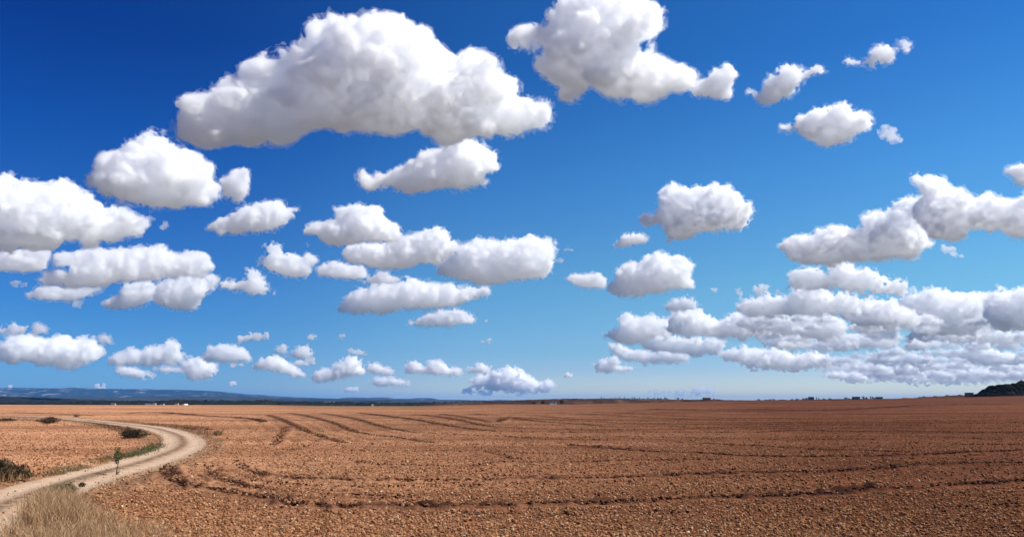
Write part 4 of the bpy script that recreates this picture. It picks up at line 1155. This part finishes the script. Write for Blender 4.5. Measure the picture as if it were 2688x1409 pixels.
('K', T('990,160 955,120 960,80 1040,110 1120,120 1160,150 1200,175 1245,170 1270,210 1320,215 1390,190 1430,215 1500,225 1560,210 1580,175 1660,200 1700,400 1600,400 1550,440 1500,420 1430,385 1270,385 1265,440 1200,455 1120,440 1040,430 1000,370 960,310 980,240 1010,200'), 'cloud with a raised pointed horn running out of the right edge', G1),
('K', T('1110,480 1150,485 1210,515 1250,548 1200,535 1130,510'), 'thin slanting streak of cloud under the cloud with the raised horn', G4),
('K', T('1465,60 1500,35 1560,20 1650,20 1700,150 1580,150 1520,150 1540,110 1480,85'), 'rounded cloud cut by the right edge above the cloud with the raised horn', G1),
('K', T('260,700 280,640 340,620 430,620 460,660 500,650 490,610 550,590 600,590 630,630 710,615 740,660 800,690 850,680 910,690 925,725 880,745 780,740 680,745 600,720 560,700 480,715 400,720 300,720'), 'low cloud with two humps and a long right arm above the low bank', G3),
('K', T('50,715 100,705 165,705 130,745 80,765'), 'small frayed cloud left of the two humped cloud', G4),
('K', T('178,745 205,722 225,740 200,752'), 'tiny frayed puff left of the two humped cloud', G4),
('K', T('-45,830 0,800 50,790 100,780 160,765 220,785 290,770 290,720 380,710 440,720 490,760 540,780 570,750 620,780 660,820 600,855 480,860 350,860 200,865 60,870 -20,850'), 'cloud with a tall tower on top, first of the upper row of the low bank', G3),
('K', T('600,860 640,810 700,790 760,810 830,800 880,840 950,850 1000,880 960,905 850,910 720,915 640,905'), 'rounded cloud in the upper row of the low bank right of the towered one', G3),
('K', T('870,810 940,755 1010,770 1060,740 1100,725 1140,755 1220,755 1290,770 1350,800 1390,840 1380,900 1330,940 1200,950 1100,970 980,990 930,985 960,950 1040,920 1010,870 920,830'), 'large peaked grey based cloud, biggest in the low bank', G3),
('K', T('1370,800 1430,760 1500,745 1580,715 1680,720 1700,920 1560,930 1420,930 1380,900'), 'cloud of the low bank cut off by the right edge', G3),
('K', T('150,960 200,900 260,885 330,880 430,870 520,870 560,930 580,970 500,990 400,1000 300,970'), 'blue grey based cloud just under the towered cloud of the low bank', G3),
('K', T('600,930 650,925 740,930 840,920 905,935 850,965 700,965 610,955'), 'flat pale cloud under the rounded cloud of the low bank', G3),
('H', T('400,930 410,860 440,835 480,860 540,880 620,870 690,880 700,930 690,970 620,960 560,990 480,1010 420,1010 370,990 315,970 360,940'), 'lumpy cloud at the left end of the low bank with a raised knob', G3),
('H', T('700,880 720,830 790,820 870,815 910,860 1000,890 1060,860 1100,845 1170,870 1260,880 1300,930 1250,960 1100,970 980,965 850,960 760,950 720,960 690,930'), 'broad puffy cloud in the low bank under the small oval cloud', G3),
('H', T('340,1020 400,1030 430,1050 480,1070 520,1060 600,1070 640,1050 700,1060 780,1080 815,1110 700,1120 560,1120 440,1105 370,1070'), 'flat based cloud along the bottom left edge of the low bank', G3),
('H', T('540,1000 600,965 700,975 800,990 880,1000 960,985 1010,1010 1000,1060 900,1075 780,1070 690,1050 600,1050 545,1040'), 'blue grey cloud in the middle of the left part of the low bank', G3),
('H', T('1000,1070 1060,1050 1160,1050 1240,1060 1300,1090 1260,1120 1200,1150 1120,1120 1020,1100'), 'pale ragged cloud along the lower edge of the low bank', G3),
('K', T('110,1010 180,980 240,970 330,990 390,1040 330,1060 200,1050'), 'wedge of cloud inside the low bank between two blue grey streaks', G3),
('K', T('0,1070 100,1070 220,1070 290,1110 400,1090 500,1110 600,1140 520,1150 400,1150 330,1180 220,1170 100,1160 0,1130'), 'long ragged white cloud in the bottom row of the low bank', G3),
('K', T('420,1020 520,1000 640,980 760,970 840,990 880,1030 800,1050 680,1045 560,1055 450,1050'), 'slim white cloud in the second lowest row of the low bank', G3),
('K', T('900,1040 960,1010 1080,1010 1130,1040 1040,1060 940,1065'), 'small pale cloud under the biggest cloud of the low bank', G3),
('K', T('690,1120 760,1090 860,1100 950,1090 1060,1110 1020,1135 860,1140 740,1140'), 'thin white cloud low in the bank below the biggest one', G3),
('K', T('1130,1000 1200,960 1320,970 1450,960 1600,990 1660,1020 1500,1030 1300,1020 1180,1020'), 'long thin cloud below the one cut off by the right edge', G3),
('K', T('1120,1080 1250,1060 1360,1050 1420,1080 1500,1100 1660,1090 1660,1130 1400,1140 1200,1120'), 'lowest long streak of cloud reaching the right edge', G3),
('K', T('700,1190 800,1180 900,1190 1000,1215 1020,1230 900,1225 760,1215'), 'faint band of cloud close above the horizon right of centre', G3),
('K', T('1100,1195 1250,1180 1400,1190 1560,1195 1650,1215 1500,1225 1300,1220 1150,1215'), 'faint band of cloud close above the dark mesa', G3),
('K', T('440,1205 540,1190 660,1205 760,1235 700,1245 560,1235'), 'faint band of cloud under the long ragged white cloud', G3),
('E', T('-40,760 50,720 120,705 160,730 210,750 200,780 100,795 0,790'), 'pillow shaped cloud at the left edge above the low left clouds', G3),
('E', T('230,770 240,720 290,708 350,730 372,765 340,790 260,795'), 'round cloud beside the pillow shaped cloud', G3),
('E', T('-40,900 0,870 60,860 40,820 100,800 200,795 270,800 330,840 420,830 500,815 560,850 600,825 680,825 730,850 720,870 770,890 780,940 700,980 620,990 560,1040 480,1040 380,1020 280,1020 200,980 100,1000 0,1000 -40,980'), 'wide low cloud with a blue grey sagging belly at the left edge', G3),
('E', T('730,860 740,800 790,790 850,830 840,865'), 'knob of cloud on the right shoulder of the wide low cloud', G3),
('E', T('810,1000 860,940 920,930 970,900 1030,895 1080,930 1120,890 1180,890 1230,870 1250,845 1310,840 1355,880 1340,920 1380,960 1380,990 1320,1020 1200,1010 1100,1020 1000,1020 880,1030'), 'low cloud with a ball of cloud on its right shoulder above the blue hills', G3),
('E', T('1350,1020 1400,990 1470,980 1540,1010 1640,1020 1620,1060 1580,1110 1500,1135 1440,1130 1400,1080'), 'low cloud drooping to one point between the ball topped and the domed clouds', G3),
('E', T('1140,1050 1220,1030 1320,1040 1400,1080 1350,1090 1230,1075'), 'slim cloud strip left of the drooping low cloud', G3),
('E', T('850,1060 900,1035 1000,1040 1080,1070 1160,1110 1120,1120 980,1110 890,1090'), 'blue grey strip of cloud under the ball topped low cloud', G3),
('E', T('1505,970 1560,930 1570,870 1620,880 1680,860 1760,880 1830,900 1880,940 1880,1000 1800,1000 1680,1000 1560,990'), 'domed flat based cloud above the blue hills', G3),
('E', T('1680,1022 1740,1010 1850,1012 1850,1030 1740,1032'), 'thin strip right under the domed flat based cloud', G4),
('E', T('1770,840 1810,810 1880,780 1900,800 1950,790 2010,780 2010,820 1960,830 1860,830 1790,850'), 'small cloud strip floating above the domed flat based cloud', G4),
('E', T('2060,930 2090,880 2140,870 2165,900 2150,930 2100,935'), 'small round cloud, left one of two above the low slanting cloud', G3),
('E', T('2190,940 2230,890 2280,870 2325,890 2335,950 2280,975 2200,970 2150,975 2140,960'), 'round topped cloud, right one of two above the low slanting cloud', G3),
('E', T('1880,1040 1960,980 2040,960 2110,960 2140,1000 2200,1020 2250,1060 2300,1105 2230,1110 2140,1080 2060,1060 1950,1060'), 'low slanting cloud sinking to the right beside the domed cloud', G3),
('E', T('2210,1010 2280,980 2350,975 2370,1000 2300,1020 2230,1025'), 'small strip off the right side of the low slanting cloud', G4),
('G', T('165,1190 210,1160 250,1150 320,1140 350,1100 400,1070 460,1070 490,1100 480,1130 510,1180 440,1185 340,1200 270,1230 220,1230 180,1210'), 'stepped low cloud climbing to the right over the middle of the horizon', G3),
('G', T('510,1130 560,1105 620,1130 690,1155 680,1175 620,1185 550,1165'), 'low cloud at the right foot of the stepped cloud', G3),
('G', T('390,1030 440,1018 545,1050 500,1058 430,1045'), 'thin streak right above the stepped low cloud', G4),
('G', T('530,1225 600,1205 660,1200 740,1215 815,1240 740,1255 640,1258 560,1240'), 'flat lens of cloud low over the middle of the horizon', G3),
('G', T('383,1285 410,1255 450,1265 474,1285 430,1293'), 'small cloud left of the flat lens of cloud', G4),
('G', T('775,1145 800,1100 850,1100 890,1130 940,1095 1000,1095 1040,1140 1140,1150 1120,1195 1060,1180 960,1175 860,1170 790,1170'), 'twin humped low cloud over the middle of the horizon', G3),
('G', T('1165,1150 1230,1130 1270,1110 1320,1150 1300,1180 1220,1175'), 'small low cloud just right of the twin humped cloud', G3),
('G', T('1185,1240 1200,1200 1260,1190 1330,1200 1340,1165 1400,1155 1460,1145 1520,1165 1560,1210 1620,1240 1700,1225 1745,1250 1720,1280 1600,1300 1500,1290 1400,1280 1300,1270 1220,1260'), 'wide low cloud with a blue grey hollow right of the twin humped cloud', G3),
('G', T('1105,1275 1160,1265 1230,1290 1330,1290 1360,1310 1250,1312 1150,1300'), 'pale strip of cloud nearly touching the middle of the horizon', G3),
('G', T('1780,1190 1820,1165 1862,1185 1830,1202'), 'small bright scrap low in the gap left of the low bank', G4),
('H', T('255,1150 280,1115 330,1120 350,1110 390,1125 390,1150 480,1160 440,1178 330,1170 270,1170'), 'small low cloud below the left end of the low bank', G3),
('H', T('540,1310 600,1295 700,1300 780,1290 860,1275 930,1268 990,1300 900,1312 700,1316'), 'pale cloud lying on the horizon right of centre', G3, dict(veil=0.10, grow=-4.0)),
('E', T('580,1202 605,1174 632,1200'), 'smaller one of two cloud tops peeping over the blue hills', G4),
('E', T('708,1205 720,1178 755,1158 790,1180 792,1205'), 'bigger one of two cloud tops peeping over the blue hills', G4),
('E', T('38,1202 68,1172 96,1200'), 'cloud top peeping over the far left end of the blue hills', G4),
('E', T('1718,1168 1750,1148 1782,1165 1756,1180'), 'tiny puff low over the tail of the blue hills', G4),
('E', T('2308,812 2350,795 2388,812 2350,828'), 'tiny puff right of the strip floating above the domed cloud', G4),
('E', T('548,570 575,548 610,540 618,580 560,590'), 'small faint puff below the narrow slab of cloud', G4),
('E', T('50,415 100,395 230,418 180,434 100,428'), 'faint flat streak left of the narrow slab of cloud', G4),
('A', T('1395,1000 1440,960 1460,935 1500,950 1475,1005 1430,1015'), 'small frayed scrap off the crumbling tip of the big grey bellied cloud', G4),
('A', T('940,255 960,215 1050,188 1045,218 985,238'), 'faint scrap alone above the tent shaped cloud', G4),
('B', T('1328,958 1352,945 1384,962 1360,974'), 'faint scrap alone below the largest cloud', G4),
('C', T('55,635 110,605 145,640 100,662'), 'faint frayed scrap between the largest and the tall top cloud', G4),
('K', T('420,1150 700,1130 1000,1150 1300,1140 1700,1150 1700,1215 1400,1225 1100,1240 800,1225 560,1200'), 'palest sheet of cloud between the low bank and the horizon', G3, dict(veil=0.08, rng_m=38000)),
('K', T('560,830 640,800 760,820 860,830 940,860 1000,900 900,930 700,930 600,900'), 'second rounded cloud filling the gap beside the biggest cloud of the low bank', G3),
('K', T('20,880 120,860 220,870 300,890 280,940 160,960 40,950 -40,920'), 'white topped cloud under the left arm of the towered cloud', G3),
('K', T('1000,950 1120,940 1250,945 1360,930 1420,960 1330,1000 1180,1010 1040,1000'), 'flat cloud directly under the biggest cloud of the low bank', G3),
] + puffs_of_the_bank()
# ------------------------------------------------------------------ clouds
# every cloud is a closed body of even droplet density, lit by the sun and the sky.
def droplets(R, thin):
    """thick young clouds near by, thinner air in the far ones and in the scraps"""
    d = CLOUD_DENSITY * (4000.0 / max(R, 3500.0)) ** 0.18 * thin
    d = round(d, 4)
    nm = "cloud_droplets"
    for m in bpy.data.materials:
        if m.name.startswith(nm) and abs(m.get('dens', -1) - d) < 1e-6:
            return m
    cm = bpy.data.materials.new(nm)
    cm['dens'] = d
    cm.use_nodes = True
    nt = cm.node_tree
    nt.nodes.clear()
    vsn = nt.nodes.new('ShaderNodeVolumeScatter')
    vsn.inputs['Color'].default_value = (0.999, 0.999, 0.999, 1)
    vsn.inputs['Density'].default_value = d
    vsn.inputs['Anisotropy'].default_value = 0.4
    mo = nt.nodes.new('ShaderNodeOutputMaterial')
    nt.links.new(vsn.outputs[0], mo.inputs['Volume'])
    return cm

CROPS = {'A': (0, 300, 3.374), 'B': (440, 0, 2.477), 'C': (1300, 0, 3.22), 'D': (1900, 80, 3.269),
         'E': (0, 600, 2.862), 'G': (750, 500, 2.4544), 'H': (1450, 450, 2.25), 'K': (1950, 420, 2.1423),
         'F': (0, 0, 0.958)}

def smooth_poly(P, it=1):
    for _ in range(it):
        Q = []
        n = len(P)
        for i in range(n):
            a, b = P[i], P[(i + 1) % n]
            Q.append((a[0] * .78 + b[0] * .22, a[1] * .78 + b[1] * .22))
            Q.append((a[0] * .22 + b[0] * .78, a[1] * .22 + b[1] * .78))
        P = Q
    return P

BASE_ALT = 1050.0
def make_cloud(i, crop, pts, label, group=None, rough=1.0, rng_m=None, veil=0.0, grow=0.0, bank=False):
    fray = any(t in label for t in ('frayed', 'ragged', 'crumbling', 'wisp', 'scrap', 'shred'))
    cx, cyy, sc = CROPS[crop]
    full_ = (group == G3 and crop in 'KH') or bank
    P = [(cx + x / sc, cyy + y / sc) for x, y in pts]
    xs, ys = [p[0] for p in P], [p[1] for p in P]
    mx, my = (min(xs) + max(xs)) / 2, (min(ys) + max(ys)) / 2
    el = math.asin(ray(mx, max(ys)).z)
    R = BASE_ALT / math.sin(max(el, 0.006))
    R = min(R, 24000 + 0.25 * R, 46000)
    if rng_m:
        R = rng_m
    fw = ray(mx, my)
    rt = fw.cross(Vector((0, 0, 1))).normalized()
    up = rt.cross(fw).normalized()
    cen = Vector((0, 0, CAMH)) + fw * R
    Q = []
    for x, y in P:
        d = ray(x, y)
        d = d * (R / d.dot(fw)) - fw * R
        Q.append((d.dot(rt), d.dot(up)))
    Q = smooth_poly(Q, 1)
    k = R / F                                  # metres per photograph pixel
    xs, ys = [q[0] for q in Q], [q[1] for q in Q]
    w, h = max(xs) - min(xs), max(ys) - min(ys)
    size = math.sqrt(w * h) / k
    v = min(max(size / 110.0, 1.5), 2.7) * k
    rs = np.random.RandomState(100 + i)
    pad = 8 * v + 0.25 * min(h, w)
    gx = np.arange(min(xs) - pad, max(xs) + pad, v, dtype=np.float32)
    gy = np.arange(min(ys) - pad, max(ys) + pad, v, dtype=np.float32)
    X, Y = np.meshgrid(gx, gy, indexing='ij')
    D2 = seg_dist(X, Y, Q)
    dm = float(D2.max())
    # torn outline: round bulges above, frayed below and in patches
    lo = np.clip(1.1 - (Y - min(ys)) / (0.45 * h), 0, 1)
    fr = np.clip(perlin(X / (120 * k) + i, Y / (120 * k), X * 0 + 3.3) * 2.2 + 0.35, 0, 1)
    if fray:
        fr = np.clip(fr + 0.35, 0, 1); rough = 1.35
    n0 = D2 * 0
    zz = D2 * 0 + 0.37 * i
    for lam2 in (60, 34, 19, 11, 6.5, 3.8):
        l2 = lam2 * k
        if l2 > 1.6 * dm or l2 < 1.6 * v:
            continue
        nz = perlin(X / l2 + 5.1 * i, Y / l2 + 2.7 * i, zz)
        nz2 = perlin(X / l2 - 3.3 * i, Y / l2 + 7.9 * i, zz)
        a2 = min((0.15 if lam2 > 30 else 0.26 if lam2 > 15 else 0.42) * l2 * (1.5 if full_ else 1.0), (0.75 if full_ else 0.4) * dm)
        # bulges / curled shreds
        n0 += a2 * ((0.33 - np.abs(nz) * 1.7) * (1 - 0.7 * lo) * -0.8 + nz * (0.35 + 0.35 * lo) + (0.25 - np.abs(nz2)) * 2.2 * fr * (lam2 < 30))
    D2 = D2 + n0 * (1.25 if full_ else 1.0) + 0.02 * dm + ((2.5 + grow if full_ else -1.0) - (2.0 if fray else 0.0)) * k
    D2 = np.where(D2 > 0, np.minimum(D2, dm * 1.05), D2)
    # balls that fill the outline
    pi, pj = np.nonzero(D2 > 1.0 * v)
    if len(pi) == 0:
        return None
    rr = D2[pi, pj]
    order = np.argsort(-rr)
    sel, cover = [], np.zeros(D2.shape, dtype=bool)
    for o in order:
        a, b = pi[o], pj[o]
        if cover[a, b]:
            continue
        r = float(rr[o])
        sel.append((gx[a], gy[b], 0.0, r))
        q = max(0.45 * r, 1.5 * v)
        m = int(q / v) + 1
        sx, sy = slice(max(a - m, 0), a + m + 1), slice(max(b - m, 0), b + m + 1)
        cover[sx, sy] |= (X[sx, sy] - gx[a]) ** 2 + (Y[sx, sy] - gy[b]) ** 2 < q * q
        if len(sel) > 1600:
            break
    balls = []
    for x, y, z, r in sel:
        zo = rs.uniform(-1, 1) * (dm - r) * 0.45
        balls.append((x, y, zo, r))
    zmax = max(abs(b[2]) + b[3] for b in balls) * 1.12 + 5 * v
    gz = np.arange(-zmax, zmax, v, dtype=np.float32)
    G = np.full((len(gx), len(gy), len(gz)), -1e3 * v, dtype=np.float32)
    def splat(x, y, z, r):
        e = r + 2.5 * v + 0.25 * r
        i0, i1 = np.searchsorted(gx, (x - e, x + e)); j0, j1 = np.searchsorted(gy, (y - e, y + e)); k0, k1 = np.searchsorted(gz, (z - e, z + e))
        if i1 <= i0 or j1 <= j0 or k1 <= k0:
            return
        d = r - np.sqrt((gx[i0:i1, None, None] - x) ** 2 + (gy[None, j0:j1, None] - y) ** 2 + (gz[None, None, k0:k1] - z) ** 2)
        s = G[i0:i1, j0:j1, k0:k1]
        np.maximum(s, d, out=s)
    for b in balls:
        splat(*b)
    # cauliflower puffs on the skin, three sizes
    for frac, n in ((0.42, 60), (0.24, 160), (0.13, 340)):
        rad = frac * dm
        if rad < 1.6 * v:
            continue
        band = np.argwhere((G > 0) & (G < v * 1.2))
        if len(band) == 0:
            break
        n = int(min(n * max(1, w / (4 * dm)), len(band) // 3 + 1))
        pick = band[rs.randint(0, len(band), n)]
        for a, b, c in pick:
            r = rad * rs.uniform(0.55, 1.1)
            d2 = D2[a, b]
            # puffs stay inside the outline but for a small bulge
            if d2 < r * 0.8:
                r = max(d2 / 0.8, 0)
                if r < 1.4 * v:
                    continue
            splat(gx[a], gy[b], gz[c], r * (0.62 if gy[b] < min(ys) + 0.25 * h else 0.85))
    np.minimum(G, (D2 + 0.02 * dm)[:, :, None], out=G)
    # billows and ragged fringe, as coarse as the body is thick there
    RL = np.zeros(D2.shape, dtype=np.float32)
    for bx, by, bz, r in balls:
        i0, i1 = np.searchsorted(gx, (bx - 1.5 * r, bx + 1.5 * r)); j0, j1 = np.searchsorted(gy, (by - 1.5 * r, by + 1.5 * r))
        np.maximum(RL[i0:i1, j0:j1], r * np.clip(1.6 - np.hypot(X[i0:i1, j0:j1] - bx, Y[i0:i1, j0:j1] - by) / r, 0, 1), out=RL[i0:i1, j0:j1])
    near = np.nonzero(np.abs(G) < 0.45 * RL[:, :, None] + 5 * v)
    x, y, z = gx[near[0]], gy[near[1]], gz[near[2]]
    rl = np.maximum(RL[near[0], near[1]], 2 * v)
    off = rs.uniform(0, 200, 3)
    add = np.zeros(len(x), dtype=np.float32)
    lam = 0.75 * dm
    rag = perlin(x / (1.3 * dm) + off[1], y / (1.3 * dm) + off[2], z / (1.3 * dm) + off[0])
    low = np.clip(1 - (y - min(ys)) / (0.35 * h), 0, 1)
    rag = np.clip(0.55 + rag * 1.5 + 0.3 * low, 0.1, 1.4) * rough
    # the sampling point is warped a little so that the billows curl
    wl = 0.5 * dm
    wx = perlin(x / wl + 31.7, y / wl + off[0], z / wl) * 0.22 * dm
    wy = perlin(x / wl + off[1], y / wl + 11.3, z / wl) * 0.22 * dm
    x = x + wx; y = y + wy
    o = 0
    while lam > 1.9 * v and o < 7:
        nn = perlin(x / lam + off[0], y / lam + off[1], z / lam + off[2])
        a = np.minimum((0.14, 0.22, 0.32, 0.37, 0.37, 0.37, 0.37)[o] * lam * (1.5 if full_ else 1.0), 0.36 * rl)
        bil = 1.0 - np.abs(nn) * 2.2                  # creases between round billows
        add += a * (-(np.maximum(bil, 0) ** 2 - 0.25) * 0.75 * (1 - 0.5 * low) + nn * 1.25 * rag)
        lam *= 0.52; o += 1
        off = off[[1, 2, 0]] + 17.3
    G[near] += add + 0.02 * rl
    def closed(A):
        A[:1] = A[-1:] = -1; A[:, :1] = -1; A[:, -1:] = -1; A[:, :, :1] = -1; A[:, :, -1:] = -1
        return A
    def body(name, A, mat, parent=None):
        verts, quads = surface_nets(closed(A), (gx[0], gy[0], gz[0]), v)
        if len(quads) < 8:
            return None
        # own axes: x to the right, y away, z up
        return np_obj(name, verts[:, [0, 2, 1]], quads[:, ::-1], mat, parent=parent)
    scrap = group == G4 or veil > 0
    c = min(max(1.3 * v, 0.04 * dm), 0.3 * dm)
    # dense billowing rind with thinner air inside it, so that daylight reaches the base
    rind = max(RIND, 2.6 * v)
    core = None if scrap else body('core', np.minimum(G - c, (c + rind) - G), droplets(R, 1.0 if R < 7000 else 0.65 if R < 14000 else 0.4))
    # the thin torn veil round the thick body
    for lam in (14 * k, 7.5 * k, 4.2 * k):
        if lam < 1.7 * v:
            continue
        nn = perlin(x / lam + off[2], y / lam - off[0], z / lam + off[1])
        G[near] += (nn * 0.85 * lam * np.clip(0.35 + rag, 0.3, 1.2)).astype(np.float32)
    G[near] += (0.9 * v if not scrap else 1.2 * v)
    ob = body('cloud', G, droplets(R, veil if veil > 0 else 0.4 if scrap else VEIL))
    if ob is None:
        return None
    if TEST: print('cloud', i, label[:30], 'R', round(R), 'grid', G.shape, 'verts', len(ob.data.vertices))
    ob.matrix_world = Matrix(((rt.x, fw.x, up.x, cen.x), (rt.y, fw.y, up.y, cen.y), (rt.z, fw.z, up.z, cen.z), (0, 0, 0, 1)))
    if core is not None:
        core.parent = ob
    return tag(ob, label, 'cloud', group)

for _i, _e in enumerate(CLOUDS):
    make_cloud(_i, *_e[:4], **(_e[4] if len(_e) > 4 else {}))
